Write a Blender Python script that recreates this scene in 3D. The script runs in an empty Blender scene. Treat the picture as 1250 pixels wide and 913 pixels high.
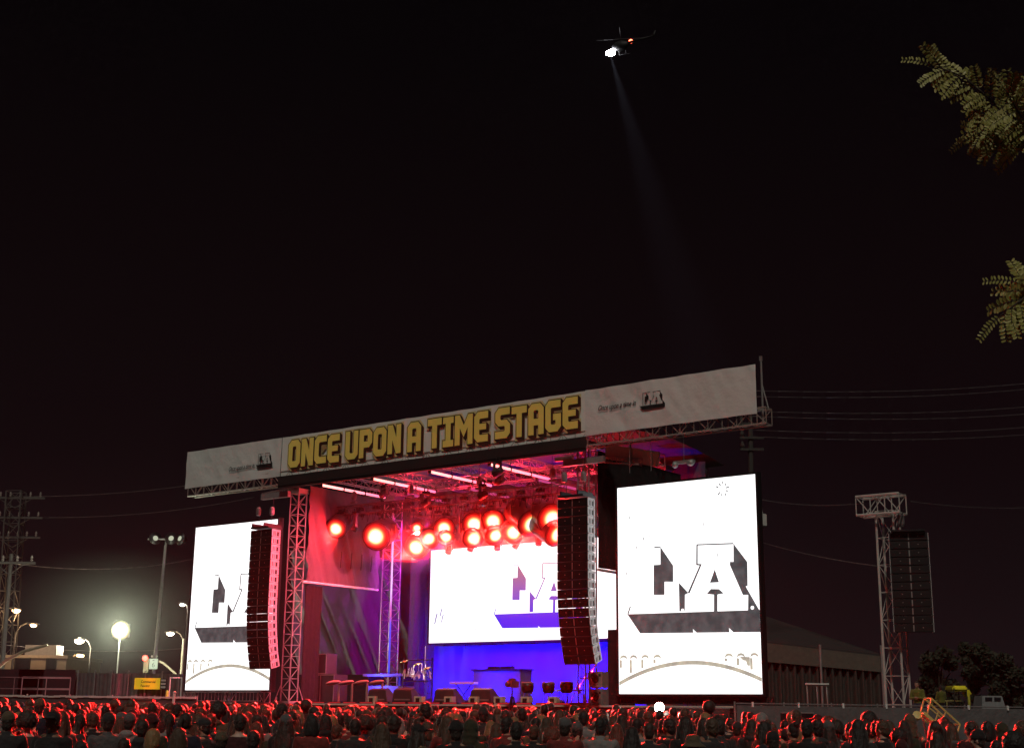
import bpy, bmesh, math, random
from mathutils import Vector, Matrix, noise
C = bpy.context.scene
COL = C.collection
R = math.radians
random.seed(7)
# ------------------------------------------------------------------ camera
CAMZ = 1.7
F, PITCH, ROLL = 1640.0, R(14.1), R(0.6)
PW, PH = 1250, 913
fw = Vector((0, math.cos(PITCH), math.sin(PITCH)))
r0 = Vector((1, 0, 0)); u0 = r0.cross(fw)
RX = r0*math.cos(ROLL) + u0*math.sin(ROLL)
UP = -r0*math.sin(ROLL) + u0*math.cos(ROLL)
cam_d = bpy.data.cameras.new('camera'); cam = bpy.data.objects.new('camera', cam_d); COL.objects.link(cam)
m = Matrix((RX, UP, -fw)).transposed().to_4x4(); m.translation = (0, 0, CAMZ)
cam.matrix_world = m
cam_d.sensor_fit = 'HORIZONTAL'; cam_d.sensor_width = 36; cam_d.lens = F/PW*36
cam_d.clip_start = 0.1; cam_d.clip_end = 3000
C.camera = cam
C.render.resolution_x, C.render.resolution_y = 1024, 747
# ------------------------------------------------------------------ world, sun, exposure
W = bpy.data.worlds.new('World'); C.world = W; W.use_nodes = True
nt = W.node_tree; nt.nodes.clear()
tc = nt.nodes.new('ShaderNodeTexCoord'); sx = nt.nodes.new('ShaderNodeSeparateXYZ')
rp = nt.nodes.new('ShaderNodeValToRGB'); bg = nt.nodes.new('ShaderNodeBackground'); ow = nt.nodes.new('ShaderNodeOutputWorld')
e = rp.color_ramp.elements
e[0].position = 0.0; e[0].color = (.0135, .0082, .0098, 1)
e[1].position = 0.55; e[1].color = (.0016, .0009, .0014, 1)
for p, c in ((.08, (.0092, .0050, .0062, 1)), (.18, (.0066, .0026, .0036, 1)), (.32, (.0046, .0018, .0026, 1)), (.46, (.0024, .0012, .0018, 1))):
    k = e.new(p); k.color = c
nt.links.new(tc.outputs['Generated'], sx.inputs[0]); nt.links.new(sx.outputs['Z'], rp.inputs[0])
nt.links.new(rp.outputs[0], bg.inputs[0]); bg.inputs[1].default_value = 0.72
nt.links.new(bg.outputs[0], ow.inputs[0])
sd = bpy.data.lights.new('night_fill', 'SUN'); so = bpy.data.objects.new('night_fill', sd); COL.objects.link(so)
sd.energy = 0.9; sd.angle = R(4); sd.color = (1.0, .95, .82)  # added night fill standing in for unseen site floodlights
so.rotation_euler = Vector((-.05, -.66, .75)).to_track_quat('Z', 'Y').to_euler()
C.view_settings.view_transform = 'Standard'; C.view_settings.look = 'None'
C.view_settings.exposure = 0; C.view_settings.gamma = 1; C.view_settings.use_curve_mapping = False
C.render.engine = 'CYCLES'
C.cycles.use_denoising = True
C.cycles.max_bounces = 5; C.cycles.diffuse_bounces = 3; C.cycles.glossy_bounces = 2; C.cycles.volume_bounces = 0
C.cycles.transparent_max_bounces = 6; C.cycles.sample_clamp_indirect = 4; C.cycles.use_light_tree = True
C.cycles.caustics_reflective = False; C.cycles.caustics_refractive = False

# ------------------------------------------------------------------ frames of reference
TH = R(36.5)
SA = Vector((math.cos(TH), -math.sin(TH), 0)); SN = Vector((math.sin(TH), math.cos(TH), 0)); SO = Vector((-16.94, 69.476, 0))
def S(u, v, z=0): return SO + SA*u + SN*v + Vector((0, 0, z))
def AT(x, y, Y):
    """world point seen at photo pixel (x, y) on the plane Y metres ahead"""
    d = fw + RX*((x-PW/2)/F) - UP*((y-PH/2)/F)
    return Vector((0, 0, CAMZ)) + d*(Y/d.y)

# ------------------------------------------------------------------ materials
MATS = {}
def mat(name, col, rough=.6, metal=0, var=.25, scale=6, bump=0, bscale=30, emit=None, estr=0, spec=.4, sheen=0, coords='Object'):
    if name in MATS: return MATS[name]
    M = bpy.data.materials.new(name); M.use_nodes = True; t = M.node_tree; b = t.nodes['Principled BSDF']
    b.inputs['Roughness'].default_value = rough; b.inputs['Metallic'].default_value = metal
    b.inputs['Specular IOR Level'].default_value = spec
    if sheen: b.inputs['Sheen Weight'].default_value = sheen
    c = t.nodes.new('ShaderNodeTexCoord')
    if var:
        n = t.nodes.new('ShaderNodeTexNoise'); n.inputs['Scale'].default_value = scale; n.inputs['Detail'].default_value = 5
        t.links.new(c.outputs[coords], n.inputs['Vector'])
        mx = t.nodes.new('ShaderNodeMix'); mx.data_type = 'RGBA'
        mx.inputs[6].default_value = [x*(1-var) for x in col]+[1]; mx.inputs[7].default_value = [min(1, x*(1+var)) for x in col]+[1]
        t.links.new(n.outputs['Fac'], mx.inputs[0]); t.links.new(mx.outputs[2], b.inputs['Base Color'])
    else: b.inputs['Base Color'].default_value = list(col)+[1]
    if bump:
        n2 = t.nodes.new('ShaderNodeTexNoise'); n2.inputs['Scale'].default_value = bscale; n2.inputs['Detail'].default_value = 6
        t.links.new(c.outputs[coords], n2.inputs['Vector'])
        bp = t.nodes.new('ShaderNodeBump'); bp.inputs['Strength'].default_value = bump; bp.inputs['Distance'].default_value = .1
        t.links.new(n2.outputs['Fac'], bp.inputs['Height']); t.links.new(bp.outputs[0], b.inputs['Normal'])
    if emit:
        b.inputs['Emission Color'].default_value = list(emit)+[1]; b.inputs['Emission Strength'].default_value = estr
    MATS[name] = M; return M
def emitter(name, col, s):
    if name in MATS: return MATS[name]
    M = mat(name, (.02, .02, .02), .4, var=0, emit=col, estr=s); return M
BLACKM = mat('black_metal', (.02, .02, .022), .45, .3)
ALU = mat('aluminium_pipe', (.34, .32, .32), .38, .45, .12, 9)
STEEL = mat('galvanised_steel', (.32, .31, .30), .5, .5, .3, 5)
BLACKCLOTH = mat('black_cloth', (.012, .011, .012), .95, var=.4, bump=.5, bscale=3)
CAB = mat('speaker_black', (.016, .016, .017), .55, var=.3, scale=20)
GRILLE = mat('speaker_grille', (.010, .010, .011), .5, .2, var=.5, scale=60)
PLATE = mat('rigging_plate_grey', (.50, .50, .50), .5, .1)
RUB = mat('rubber', (.012, .012, .012), .8)
WOOD = mat('dark_plywood', (.05, .04, .035), .7)
WARMWHITE = mat('white_paint', (.75, .74, .70), .5, var=.1)

# ------------------------------------------------------------------ mesh helpers
class MB:
    def __init__(s): s.v = []; s.f = []; s.m = []; s.mi = 0
    def add(s, vs, fs):
        o = len(s.v); s.v += [tuple(x) for x in vs]
        for f in fs: s.f.append([o+i for i in f]); s.m.append(s.mi)
    def box(s, cx, cy, cz, sx, sy, sz, M=None, bev=0):
        x, y, z = sx/2, sy/2, sz/2
        P = [Vector((a*x, b*y, c*z)) for a in (-1, 1) for b in (-1, 1) for c in (-1, 1)]
        if M is not None: P = [M @ p for p in P]
        P = [p + Vector((cx, cy, cz)) for p in P]
        s.add(P, [(0, 1, 3, 2), (4, 6, 7, 5), (0, 4, 5, 1), (2, 3, 7, 6), (0, 2, 6, 4), (1, 5, 7, 3)])
    def tube(s, p, q, r, n=6, r2=None):
        p = Vector(p); q = Vector(q); d = q-p
        if d.length < 1e-6: return
        d.normalize(); a = d.orthogonal().normalized(); b = d.cross(a); r2 = r if r2 is None else r2
        vs = []
        for k in range(n):
            t = 2*math.pi*k/n; w = a*math.cos(t)+b*math.sin(t); vs += [p+w*r, q+w*r2]
        fs = [(2*k, 2*((k+1) % n), 2*((k+1) % n)+1, 2*k+1) for k in range(n)]
        fs += [tuple(2*k for k in range(n))[::-1], tuple(2*k+1 for k in range(n))]
        s.add(vs, fs)
    def path(s, pts, r, n=6, r2=None):
        r2 = r if r2 is None else r2
        for i in range(len(pts)-1):
            k = len(pts)-1
            s.tube(pts[i], pts[i+1], r+(r2-r)*i/k, n, r+(r2-r)*(i+1)/k)
    def prism(s, poly, y0, y1):
        """polygon in local x-z extruded from y0 to y1"""
        n = len(poly)
        vs = [(x, y0, z) for x, z in poly]+[(x, y1, z) for x, z in poly]
        s.add(vs, [tuple(range(n)), tuple(range(2*n-1, n-1, -1))]+[(i, n+i, n+(i+1) % n, (i+1) % n) for i in range(n)])
    def lathe(s, prof, n=16, c=(0, 0, 0), M=None):
        vs = []
        for r, z in prof:
            for k in range(n):
                t = 2*math.pi*k/n; p = Vector((r*math.cos(t), r*math.sin(t), z))
                if M is not None: p = M @ p
                vs.append(p+Vector(c))
        fs = [(i*n+k, i*n+(k+1) % n, (i+1)*n+(k+1) % n, (i+1)*n+k) for i in range(len(prof)-1) for k in range(n)]
        fs += [tuple(range(n))[::-1], tuple((len(prof)-1)*n+k for k in range(n))]
        s.add(vs, fs)
    def ell(s, c, rad, nu=14, nv=9, M=None):
        prof = [(math.sin(math.pi*i/nv), -math.cos(math.pi*i/nv)) for i in range(nv+1)]
        prof[0] = (.02, -1); prof[-1] = (.02, 1)
        D = Matrix.Diagonal(Vector(rad)); M = D if M is None else M @ D
        s.lathe(prof, nu, c, M)
    def truss(s, p, q, w, rc=.025, rd=.012, bay=.5, up=(0, 0, 1), h=None):
        p = Vector(p); q = Vector(q); d = (q-p); L = d.length; d.normalize()
        a = d.cross(Vector(up)).normalized(); b = a.cross(d).normalized(); h = h or w
        cs = [a*w/2+b*h/2, -a*w/2+b*h/2, -a*w/2-b*h/2, a*w/2-b*h/2]
        for c in cs: s.tube(p+c, q+c, rc, 6)
        n = max(1, round(L/bay))
        for i in range(n):
            x0 = p+d*(L*i/n); x1 = p+d*(L*(i+1)/n)
            for k in range(4):
                c0, c1 = cs[k], cs[(k+1) % 4]
                if (i+k) % 2: c0, c1 = c1, c0
                s.tube(x0+c0, x1+c1, rd, 4); s.tube(x0+c0, x0+c1, rd, 4)
        for k in range(4): s.tube(q+cs[k], q+cs[(k+1) % 4], rd, 4)
    def build(s, name, mats, parent=None, smooth=False, loc=None, rz=None, bevel=0):
        me = bpy.data.meshes.new(name); me.from_pydata(s.v, [], s.f)
        for M in (mats if isinstance(mats, (list, tuple)) else [mats]): me.materials.append(M)
        me.polygons.foreach_set('material_index', s.m)
        bm = bmesh.new(); bm.from_mesh(me); bmesh.ops.recalc_face_normals(bm, faces=bm.faces)
        if bevel: bmesh.ops.bevel(bm, geom=bm.edges[:], offset=bevel, segments=2, affect='EDGES', clamp_overlap=True)
        bm.to_mesh(me); bm.free()
        if smooth: me.polygons.foreach_set('use_smooth', [True]*len(me.polygons))
        me.update()
        return link(name, me, parent, loc, rz)
def link(name, data, parent=None, loc=None, rz=None):
    o = bpy.data.objects.new(name, data); COL.objects.link(o)
    if parent: o.parent = parent
    if loc is not None: o.location = loc
    if rz is not None: o.rotation_euler.z = rz
    return o
def tag(o, label=None, cat=None, group=None, kind=None):
    if label: o['label'] = label
    if cat: o['category'] = cat
    if group: o['group'] = group
    if kind: o['kind'] = kind
    return o
def thing(name, label, cat, loc=(0, 0, 0), rz=0, group=None):
    return tag(link(name, None, None, loc, rz), label, cat, group)
def sthing(name, label, cat, u, v, z=0, group=None, rz=0):
    return thing(name, label, cat, S(u, v, z), -TH+rz, group)
KIDS = {}
def copy_tree(o, parent=None):
    c = o.copy(); COL.objects.link(c); c.parent = parent
    for ch in o.children: copy_tree(ch, c)
    return c
def hang(name, typ, parent, loc, rot, energy, col, size=.2, spot=None, blend=.6):
    d = bpy.data.lights.new(name, typ); d.energy = energy; d.color = col
    if typ in ('SPOT', 'POINT'): d.shadow_soft_size = size
    if typ == 'SPOT': d.spot_size = spot; d.spot_blend = blend
    o = link(name, d, parent, loc); o.rotation_euler = rot
    return o
def aim(vec): return Vector(vec).to_track_quat('-Z', 'Y').to_euler()
def L2(v): return Vector((v.dot(SA), v.dot(SN), v.z))   # world direction -> stage direction

# ------------------------------------------------------------------ setting: ground and roads
g = MB(); g.add([(-900, -300, 0), (900, -300, 0), (900, 1500, 0), (-900, 1500, 0)], [(0, 1, 2, 3)])
tag(g.build('ground', mat('asphalt_ground', (.045, .043, .042), .9, var=.35, scale=.6, bump=.3, bscale=8)), kind='structure')
g = MB(); g.add([(-160, 96, .004), (-20, 96, .004), (-20, 110, .004), (-160, 110, .004)], [(0, 1, 2, 3)])
tag(g.build('road', mat('road_asphalt', (.05, .05, .052), .85, var=.3, scale=1.5)), kind='structure')

# ------------------------------------------------------------------ stage platform
t = sthing('stage_platform', 'long black stage platform with a pale front edge behind the crowd', 'stage', 0, 0, 0)
b = MB(); b.box(15.5, 6.3, 1.88, 31.4, 11.6, .2); b.build('deck', mat('stage_deck_black', (.02, .02, .022), .35, var=.4, scale=3), t)
b = MB(); b.box(15.5, .56, .88, 31.4, .04, 1.76); b.build('skirt', BLACKCLOTH, t)
b = MB(); b.box(20.2, .46, 1.955, 21.8, .05, .07); b.build('front_edge', mat('pale_edge_trim', (.62, .60, .50), .5, var=.3, scale=8), t)
b = MB(); b.box(4.7, .46, 1.955, 8.9, .05, .06); b.build('wing_edge', mat('dull_edge_trim', (.16, .14, .13), .6), t)

# ------------------------------------------------------------------ towers
def tower(u, v, s, z0, z1, label, base=True):
    t = sthing('lattice_tower', label, 'lattice tower', u, v, z0, 'lattice towers holding up the stage roof')
    b = MB(); b.truss((0, 0, .1), (0, 0, z1-z0), s, .034, .017, .52, up=(0, 1, 0)); b.build('mast', ALU, t)
    b = MB(); b.box(0, 0, .05, s+.5, s+.5, .1)
    for a in (-1, 1):
        for c in (-1, 1): b.tube((a*(s/2+.2), c*(s/2+.2), .1), (a*s/2, c*s/2, .9), .02)
    b.build('base_frame', STEEL, t)
    b = MB(); b.box(0, 0, z1-z0+.12, s+.16, s+.16, .22); b.build('head_block', STEEL, t)
    return t
TL = tower(7.45, .85, .55, 1.98, 12.0, 'pink lit lattice tower beside the left speaker array')
b = MB(); b.box(-1.0, -.6, 9.95, 1.9, .2, .28); b.truss((-1.9, -.6, 10.02), (.1, -.1, 10.25), .2, .02, .01, .3); b.build('hoist_arm', ALU, TL)
TR = tower(24.4, .85, .55, 1.98, 12.5, 'lattice tower behind the right speaker array')
b = MB(); b.box(.2, -.5, 9.85, 2.0, .2, .26); b.box(-.9, -.35, 10.1, .9, .16, .18); b.build('hoist_arm', STEEL, TR)
TB = tower(7.75, 7.55, .66, 1.98, 12.5, 'purple lit lattice column at the back left of the stage')
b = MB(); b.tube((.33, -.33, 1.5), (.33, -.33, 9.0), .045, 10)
chord_glow = bpy.data.materials.new('chord_glow_fade'); chord_glow.use_nodes = True
q = chord_glow.node_tree; pb = q.nodes['Principled BSDF']; c1 = q.nodes.new('ShaderNodeTexCoord'); c2 = q.nodes.new('ShaderNodeSeparateXYZ'); c3 = q.nodes.new('ShaderNodeMapRange'); c4 = q.nodes.new('ShaderNodeValToRGB')
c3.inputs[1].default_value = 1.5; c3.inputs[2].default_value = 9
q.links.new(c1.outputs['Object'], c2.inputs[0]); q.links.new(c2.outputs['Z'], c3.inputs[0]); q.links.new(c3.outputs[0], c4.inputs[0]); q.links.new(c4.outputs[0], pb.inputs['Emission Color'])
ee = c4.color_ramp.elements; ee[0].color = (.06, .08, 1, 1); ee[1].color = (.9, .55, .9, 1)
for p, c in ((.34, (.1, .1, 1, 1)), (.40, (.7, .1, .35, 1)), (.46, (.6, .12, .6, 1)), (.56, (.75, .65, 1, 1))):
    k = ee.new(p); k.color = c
pb.inputs['Emission Strength'].default_value = 1.0; pb.inputs['Base Color'].default_value = (.05, .05, .05, 1)  # light on the truss chord painted as a colour-fading glow
b.build('glow_painted_chord', chord_glow, TB, True)
tower(24.2, 7.55, .58, 1.98, 12.5, 'lattice column at the back right of the stage behind the right array')

# ------------------------------------------------------------------ roof
t = sthing('stage_roof', 'dark stage roof with black fascia and red lit roof trusses', 'stage roof', 0, 0, 12)
b = MB(); b.box(16, -.13, .46, 18.0, .08, .60); b.box(16, -.19, .30, 18.0, .03, .03); b.build('fascia', mat('black_fascia', (.016, .014, .014), .7), t)
b = MB()
nx, ny = 40, 16
vs = [(6.6+18.8*i/nx, .4+11*j/ny, 1.25+.45*math.sin(math.pi*j/ny)+.08*noise.noise(Vector((i*.4, j*.5, 3)))) for j in range(ny+1) for i in range(nx+1)]
b.add(vs, [(j*(nx+1)+i, j*(nx+1)+i+1, (j+1)*(nx+1)+i+1, (j+1)*(nx+1)+i) for j in range(ny) for i in range(nx)])
b.build('ceiling_fabric', mat('roof_fabric', (.10, .075, .085), .9, var=.3, bump=.3, bscale=3), t, True)
for v in (1.0, 6.1, 10.2):
    b = MB(); b.truss((6.9, v, .75), (25, v, .75), .5, .03, .016, .7); b.build('cross_truss', ALU, t)
for u in (8.7, 12.1, 15.7, 19.1, 22.6):
    b = MB(); b.truss((u, 1.3, .85), (u, 10, .85), .35, .025, .013, .6); b.build('rafter_truss', ALU, t)
b = MB()
A0, A1, A2, A3 = (25.1, 1.2, .66), (27.7, 1.2, .05), (27.55, 1.2, -.55), (25.1, 1.2, .02)
b.add([A0, A1, A2, A3]+[(x, y+.12, z) for x, y, z in (A0, A1, A2, A3)], [(0, 1, 2, 3), (7, 6, 5, 4), (0, 4, 5, 1), (1, 5, 6, 2), (2, 6, 7, 3), (3, 7, 4, 0)])
b.build('side_awning', mat('khaki_tarpaulin', (.55, .51, .40), .8, var=.2, bump=.25, bscale=2), t)
b = MB(); b.box(26.4, 1.1, .1, .06, .05, 1.1); b.truss((25.2, .9, -.05), (27.0, .9, -.35), .25, .025, .012, .4); b.build('awning_strut', STEEL, t)

# ------------------------------------------------------------------ banner and its truss
t = sthing('header_truss', 'long pale lattice truss running along the bottom of the name banner', 'truss', 0, .1, 12.70)
b = MB(); b.truss((.2, .12, 0), (33.1, .12, 0), .5, .036, .02, .62, h=.62); b.build('lattice', mat('dusty_truss', (.34, .30, .26), .55, .3, .25, 7), t)
b = MB(); b.tube((32.86, .1, -.3), (32.86, .1, 2.35), .04); b.tube((33.1, .1, .3), (32.86, .1, 1.3), .025); b.box(32.86, .1, 2.3, .1, .1, .18); b.build('end_post', STEEL, t)
b = MB()
for u in (26.9, 27.9): b.tube((u, .1, -.3), (u, .1, -1.6), .012, 4)
b.tube((29.4, .1, -.35), (29.4, .1, -1.3), .012, 4); b.box(29.4, .1, -1.4, .9, .2, .12); b.ell((29.05, 0, -1.5), (.13, .13, .13)); b.ell((29.75, 0, -1.48), (.16, .13, .13))
b.build('hanging_hoist', STEEL, t)

GL = {
'O': (4, [[(.9,0),(3.1,0),(4,.9),(4,5.1),(3.1,6),(.9,6),(0,5.1),(0,.9)], [(1.5,1.4),(1.4,1.6),(1.4,4.4),(1.6,4.6),(2.4,4.6),(2.6,4.4),(2.6,1.6),(2.4,1.4)]]),
'U': (4, [[(.9,0),(3.1,0),(4,.9),(4,6),(2.6,6),(2.6,1.5),(2.3,1.3),(1.7,1.3),(1.4,1.5),(1.4,6),(0,6),(0,.9)]]),
'C': (3.9, [[(.9,0),(3.9,0),(3.9,1.4),(1.7,1.4),(1.4,1.7),(1.4,4.3),(1.7,4.6),(3.9,4.6),(3.9,6),(.9,6),(0,5.1),(0,.9)]]),
'E': (3.8, [[(.9,0),(3.8,0),(3.8,1.4),(1.6,1.4),(1.4,1.6),(1.4,2.4),(3.3,2.4),(3.3,3.6),(1.4,3.6),(1.4,4.4),(1.6,4.6),(3.8,4.6),(3.8,6),(.9,6),(0,5.1),(0,.9)]]),
'N': (4, [[(0,0),(1.4,0),(1.4,2.9),(2.6,0),(4,0),(4,6),(2.6,6),(2.6,3.3),(1.45,6),(0,6)]]),
'P': (4, [[(0,0),(1.4,0),(1.4,2.1),(3.1,2.1),(4,3),(4,5.1),(3.1,6),(0,6)], [(1.4,3.4),(1.4,4.7),(2.6,4.7),(2.6,3.4)]]),
'A': (4, [[(0,0),(1.4,0),(1.4,1.8),(2.6,1.8),(2.6,0),(4,0),(4,5.1),(3.1,6),(.9,6),(0,5.1)], [(1.4,3.1),(1.4,4.5),(1.6,4.7),(2.4,4.7),(2.6,4.5),(2.6,3.1)]]),
'T': (4, [[(1.3,0),(2.7,0),(2.7,4.6),(4,4.6),(4,6),(0,6),(0,4.6),(1.3,4.6)]]),
'I': (3, [[(0,0),(3,0),(3,1.3),(2.2,1.3),(2.2,4.7),(3,4.7),(3,6),(0,6),(0,4.7),(.8,4.7),(.8,1.3),(0,1.3)]]),
'M': (5, [[(0,0),(1.4,0),(1.4,3.4),(2.5,1.5),(3.6,3.4),(3.6,0),(5,0),(5,6),(3.7,6),(2.5,3.9),(1.3,6),(0,6)]]),
'S': (4, [[(0,0),(3.1,0),(4,.9),(4,2.7),(3.1,3.6),(1.6,3.6),(1.4,3.8),(1.4,4.4),(1.6,4.6),(3.9,4.6),(3.9,6),(.9,6),(0,5.1),(0,3.3),(.9,2.4),(2.4,2.4),(2.6,2.2),(2.6,1.6),(2.4,1.4),(0,1.4)]]),
'G': (4, [[(.9,0),(3.1,0),(4,.9),(4,3.4),(2,3.4),(2,2.2),(2.6,2.2),(2.6,1.6),(2.4,1.4),(1.6,1.4),(1.4,1.6),(1.4,4.4),(1.6,4.6),(3.9,4.6),(3.9,6),(.9,6),(0,5.1),(0,.9)]]),
}
def curve_mesh(curve):
    o = bpy.data.objects.new('tmp', curve); COL.objects.link(o)
    dg = bpy.context.evaluated_depsgraph_get(); me = bpy.data.meshes.new_from_object(o.evaluated_get(dg))
    bpy.data.objects.remove(o); return me
def poly_curve(loops, off=0, ext=.003):
    c = bpy.data.curves.new('tmp', 'CURVE'); c.dimensions = '2D'; c.fill_mode = 'BOTH'; c.extrude = ext; c.offset = off
    for l in loops:
        s = c.splines.new('POLY'); s.points.add(len(l)-1); s.use_cyclic_u = True
        for p, (x, y) in zip(s.points, l): p.co = (x, y, 0, 1)
    return c
def add_mesh(mb, me, T, mi):
    mb.mi = mi; mb.add([T(v.co) for v in me.vertices], [tuple(p.vertices) for p in me.polygons]); bpy.data.meshes.remove(me)
def wrinkle_cloth(x0, x1, z0, z1, nx, nz, amp, seed, sag=0):
    b = MB(); vs = []
    for j in range(nz+1):
        for i in range(nx+1):
            x = x0+(x1-x0)*i/nx; k = j/nz; z = z0+(z1-z0)*k
            w = noise.noise(Vector((x*.9+z*.7, z*.35, seed)))*amp + noise.noise(Vector((x*3+z*1.6, z*.9, seed+5)))*amp*.4
            z += (sag*abs(math.sin((x-x0)*math.pi/1.6))*(k-.5)*-1.4 if sag else 0)
            vs.append((x, w-amp*1.6, z))
    b.add(vs, [(j*(nx+1)+i, j*(nx+1)+i+1, (j+1)*(nx+1)+i+1, (j+1)*(nx+1)+i) for j in range(nz) for i in range(nx)])
    return b
def cloth_fill(b, back=.03):     # give a sheet a second face so that it has thickness
    n = len(b.v); fs = list(b.f); b.v += [(x, y+back, z) for x, y, z in b.v]; b.f += [[i+n for i in f][::-1] for f in fs]; b.m += [0]*len(fs); return b
t = sthing('name_banner', 'long white fabric banner with yellow stage name across the top of the stage', 'banner', 0, 0, 12.78)
BAN = mat('white_banner_vinyl', (.74, .745, .70), .6, var=.05, scale=1.2, bump=.25, bscale=1.6)
BANW = mat('white_wing_vinyl', (.68, .69, .665), .55, var=.06, scale=1.0, bump=.5, bscale=1.8)
for nm, x0, x1, am, M, sd_ in (('wing_panel', 0, 7.0, .05, BANW, 3), ('centre_panel', 7.02, 24.95, .02, BAN, 8), ('wing_panel', 24.97, 32.75, .07, BANW, 14)):
    cloth_fill(wrinkle_cloth(x0, x1, 0, 1.95, int((x1-x0)*9), 18, am, sd_, .022)).build(nm, M, t, True)
YEL = mat('yellow_print', (1.0, .76, .17), .6, var=.1, scale=3, bump=.15, bscale=1.6)
BRN = mat('brown_print', (.055, .020, .012), .6, var=.15); HAL = mat('pale_yellow_print', (.70, .58, .28), .6, var=.08); INK = mat('dark_print', (.015, .012, .012), .6)
txt = 'ONCE UPON A TIME STAGE'
adv = 0
for ch in txt: adv += 1.55 if ch == ' ' else GL[ch][0]+.42
sc_x = 17.1/adv; sc_z = 1.36/6
pos = 7.58; lb = MB()
for ch in txt:
    if ch == ' ': pos += 1.55*sc_x; continue
    w, loops = GL[ch]
    lo = [[(x*sc_x, z*sc_z) for x, z in l] for l in loops]
    jit = random.uniform(-.03, .03)
    def T(dx, dz, dy, px=pos): return lambda c: (c.x+px+dx, -.09-dy+c.z, c.y+.36+dz)
    add_mesh(lb, curve_mesh(poly_curve(lo, .12)), T(.03, -.03+jit, 0), 2)
    for k in range(1, 6): add_mesh(lb, curve_mesh(poly_curve(lo, .035)), T(.022*k, -.022*k+jit, .010-.0004*k), 1)
    add_mesh(lb, curve_mesh(poly_curve(lo, .04)), T(0, jit, .018), 1)
    add_mesh(lb, curve_mesh(poly_curve(lo, 0)), T(0, jit, .030), 0)
    pos += (w+.42)*sc_x
lb.build('lettering', [YEL, BRN, HAL], t)
# block L A emblem outlines, in units of the side screen artwork (origin at the lower left tip of the base)
ART = {
 'lshade': [(1.56,2.58),(2.12,1.81),(2.11,1.18),(1.72,1.20),(1.71,.69),(1.22,.71),(1.24,1.88),(1.55,1.88)],
 'base': [(0,0),(5.87,-.03),(5.87,-.84),(.58,-.76)],
 'ashade': [(4.77,2.50),(5.33,1.77),(5.31,.88),(5.23,.86),(5.87,-.06),(5.87,-.32),(5.29,-.10),(5.32,.54),(5.10,.55),(4.59,1.70),(4.60,1.82),(4.75,1.81)],
 'gap': [(2.36,1.14),(2.77,.72),(2.62,.66),(2.60,.03),(2.36,.03)],
 'tri': [(3.94,1.57),(4.11,1.07),(3.72,1.07)],
 'crotch': [(3.57,.65),(3.75,.83),(4.10,.81),(4.30,.64),(4.03,.61),(4.01,-.02),(3.86,-.02),(3.88,.61)],
 'aline': [(3.17,2.56),(3.23,2.56),(3.21,1.82),(3.39,1.80),(2.82,.70),(2.74,.72),(3.29,1.75),(3.14,1.77)],
 'atop': [(3.19,2.53),(4.77,2.48),(4.77,2.53),(3.19,2.58)],
 'ltop': [(1.28,2.55),(1.56,2.55),(1.56,2.60),(1.28,2.60)],
 'lleft': [(-.01,.0),(.05,.0),(.17,.30),(.12,.31)],
}
def emblem(mb, x0, z0, sc, y, keys=None, clip=None, yt=.004):
    for k, l in ART.items():
        if keys and k not in keys: continue
        p = [(x0+x*sc, z0+z*sc) for x, z in l]
        if clip: p = [(min(x, clip), z) for x, z in p]
        mb.prism(p, y, y-yt)
def text_mesh(s, size, shear=0, off=0):
    c = bpy.data.curves.new('tmp', 'FONT'); c.body = s; c.size = size; c.shear = shear; c.extrude = .002; c.offset = off; c.resolution_u = 3
    return curve_mesh(c)
for x0, z0, tw, ex, ez in ((3.35, .60, 1.9, 5.35, .72), (25.6, .98, 1.85, 27.62, .92)):
    lb = MB(); me = text_mesh('Once upon a time in', .3, .45, .003); wmax = max(v.co.x for v in me.vertices)
    add_mesh(lb, me, lambda c: (x0+c.x*tw/wmax, -.16+c.z, z0+c.y*1.05+(c.x/wmax)*.02), 0)
    emblem(lb, ex, ez, .2, -.16, None, None)
    # white faces of the small emblem stay banner-coloured; its outline:
    lb.box(ex+.33, -.163, ez+.53, .34, .006, .018); lb.box(ex+.155, -.163, ez+.27, .018, .006, .5); lb.box(ex+.80, -.163, ez+.525, .36, .006, .018)
    lb.build('small_emblem', INK, t)

# ------------------------------------------------------------------ video screens
SCRN = emitter('screen_white', (1, 1, 1.0), 1.6)
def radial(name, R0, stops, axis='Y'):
    """a lamp face: blazing in the middle, bloom painted as dimmer colour towards the rim"""
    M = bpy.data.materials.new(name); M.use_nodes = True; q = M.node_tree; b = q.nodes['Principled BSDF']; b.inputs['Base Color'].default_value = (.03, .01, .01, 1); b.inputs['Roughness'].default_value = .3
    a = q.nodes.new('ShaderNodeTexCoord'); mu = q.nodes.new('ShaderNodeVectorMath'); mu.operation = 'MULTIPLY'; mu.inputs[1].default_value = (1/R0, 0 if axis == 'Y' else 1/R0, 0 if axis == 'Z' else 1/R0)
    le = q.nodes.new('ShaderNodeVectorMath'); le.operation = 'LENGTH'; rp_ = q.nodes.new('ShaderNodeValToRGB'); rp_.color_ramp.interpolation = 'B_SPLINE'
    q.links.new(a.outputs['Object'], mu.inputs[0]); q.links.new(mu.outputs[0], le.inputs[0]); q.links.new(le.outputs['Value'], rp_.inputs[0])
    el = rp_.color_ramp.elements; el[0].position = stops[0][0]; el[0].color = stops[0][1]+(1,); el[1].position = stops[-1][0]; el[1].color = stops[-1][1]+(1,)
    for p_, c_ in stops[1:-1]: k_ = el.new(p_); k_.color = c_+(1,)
    q.links.new(rp_.outputs[0], b.inputs['Emission Color']); b.inputs['Emission Strength'].default_value = 1; return M
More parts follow.
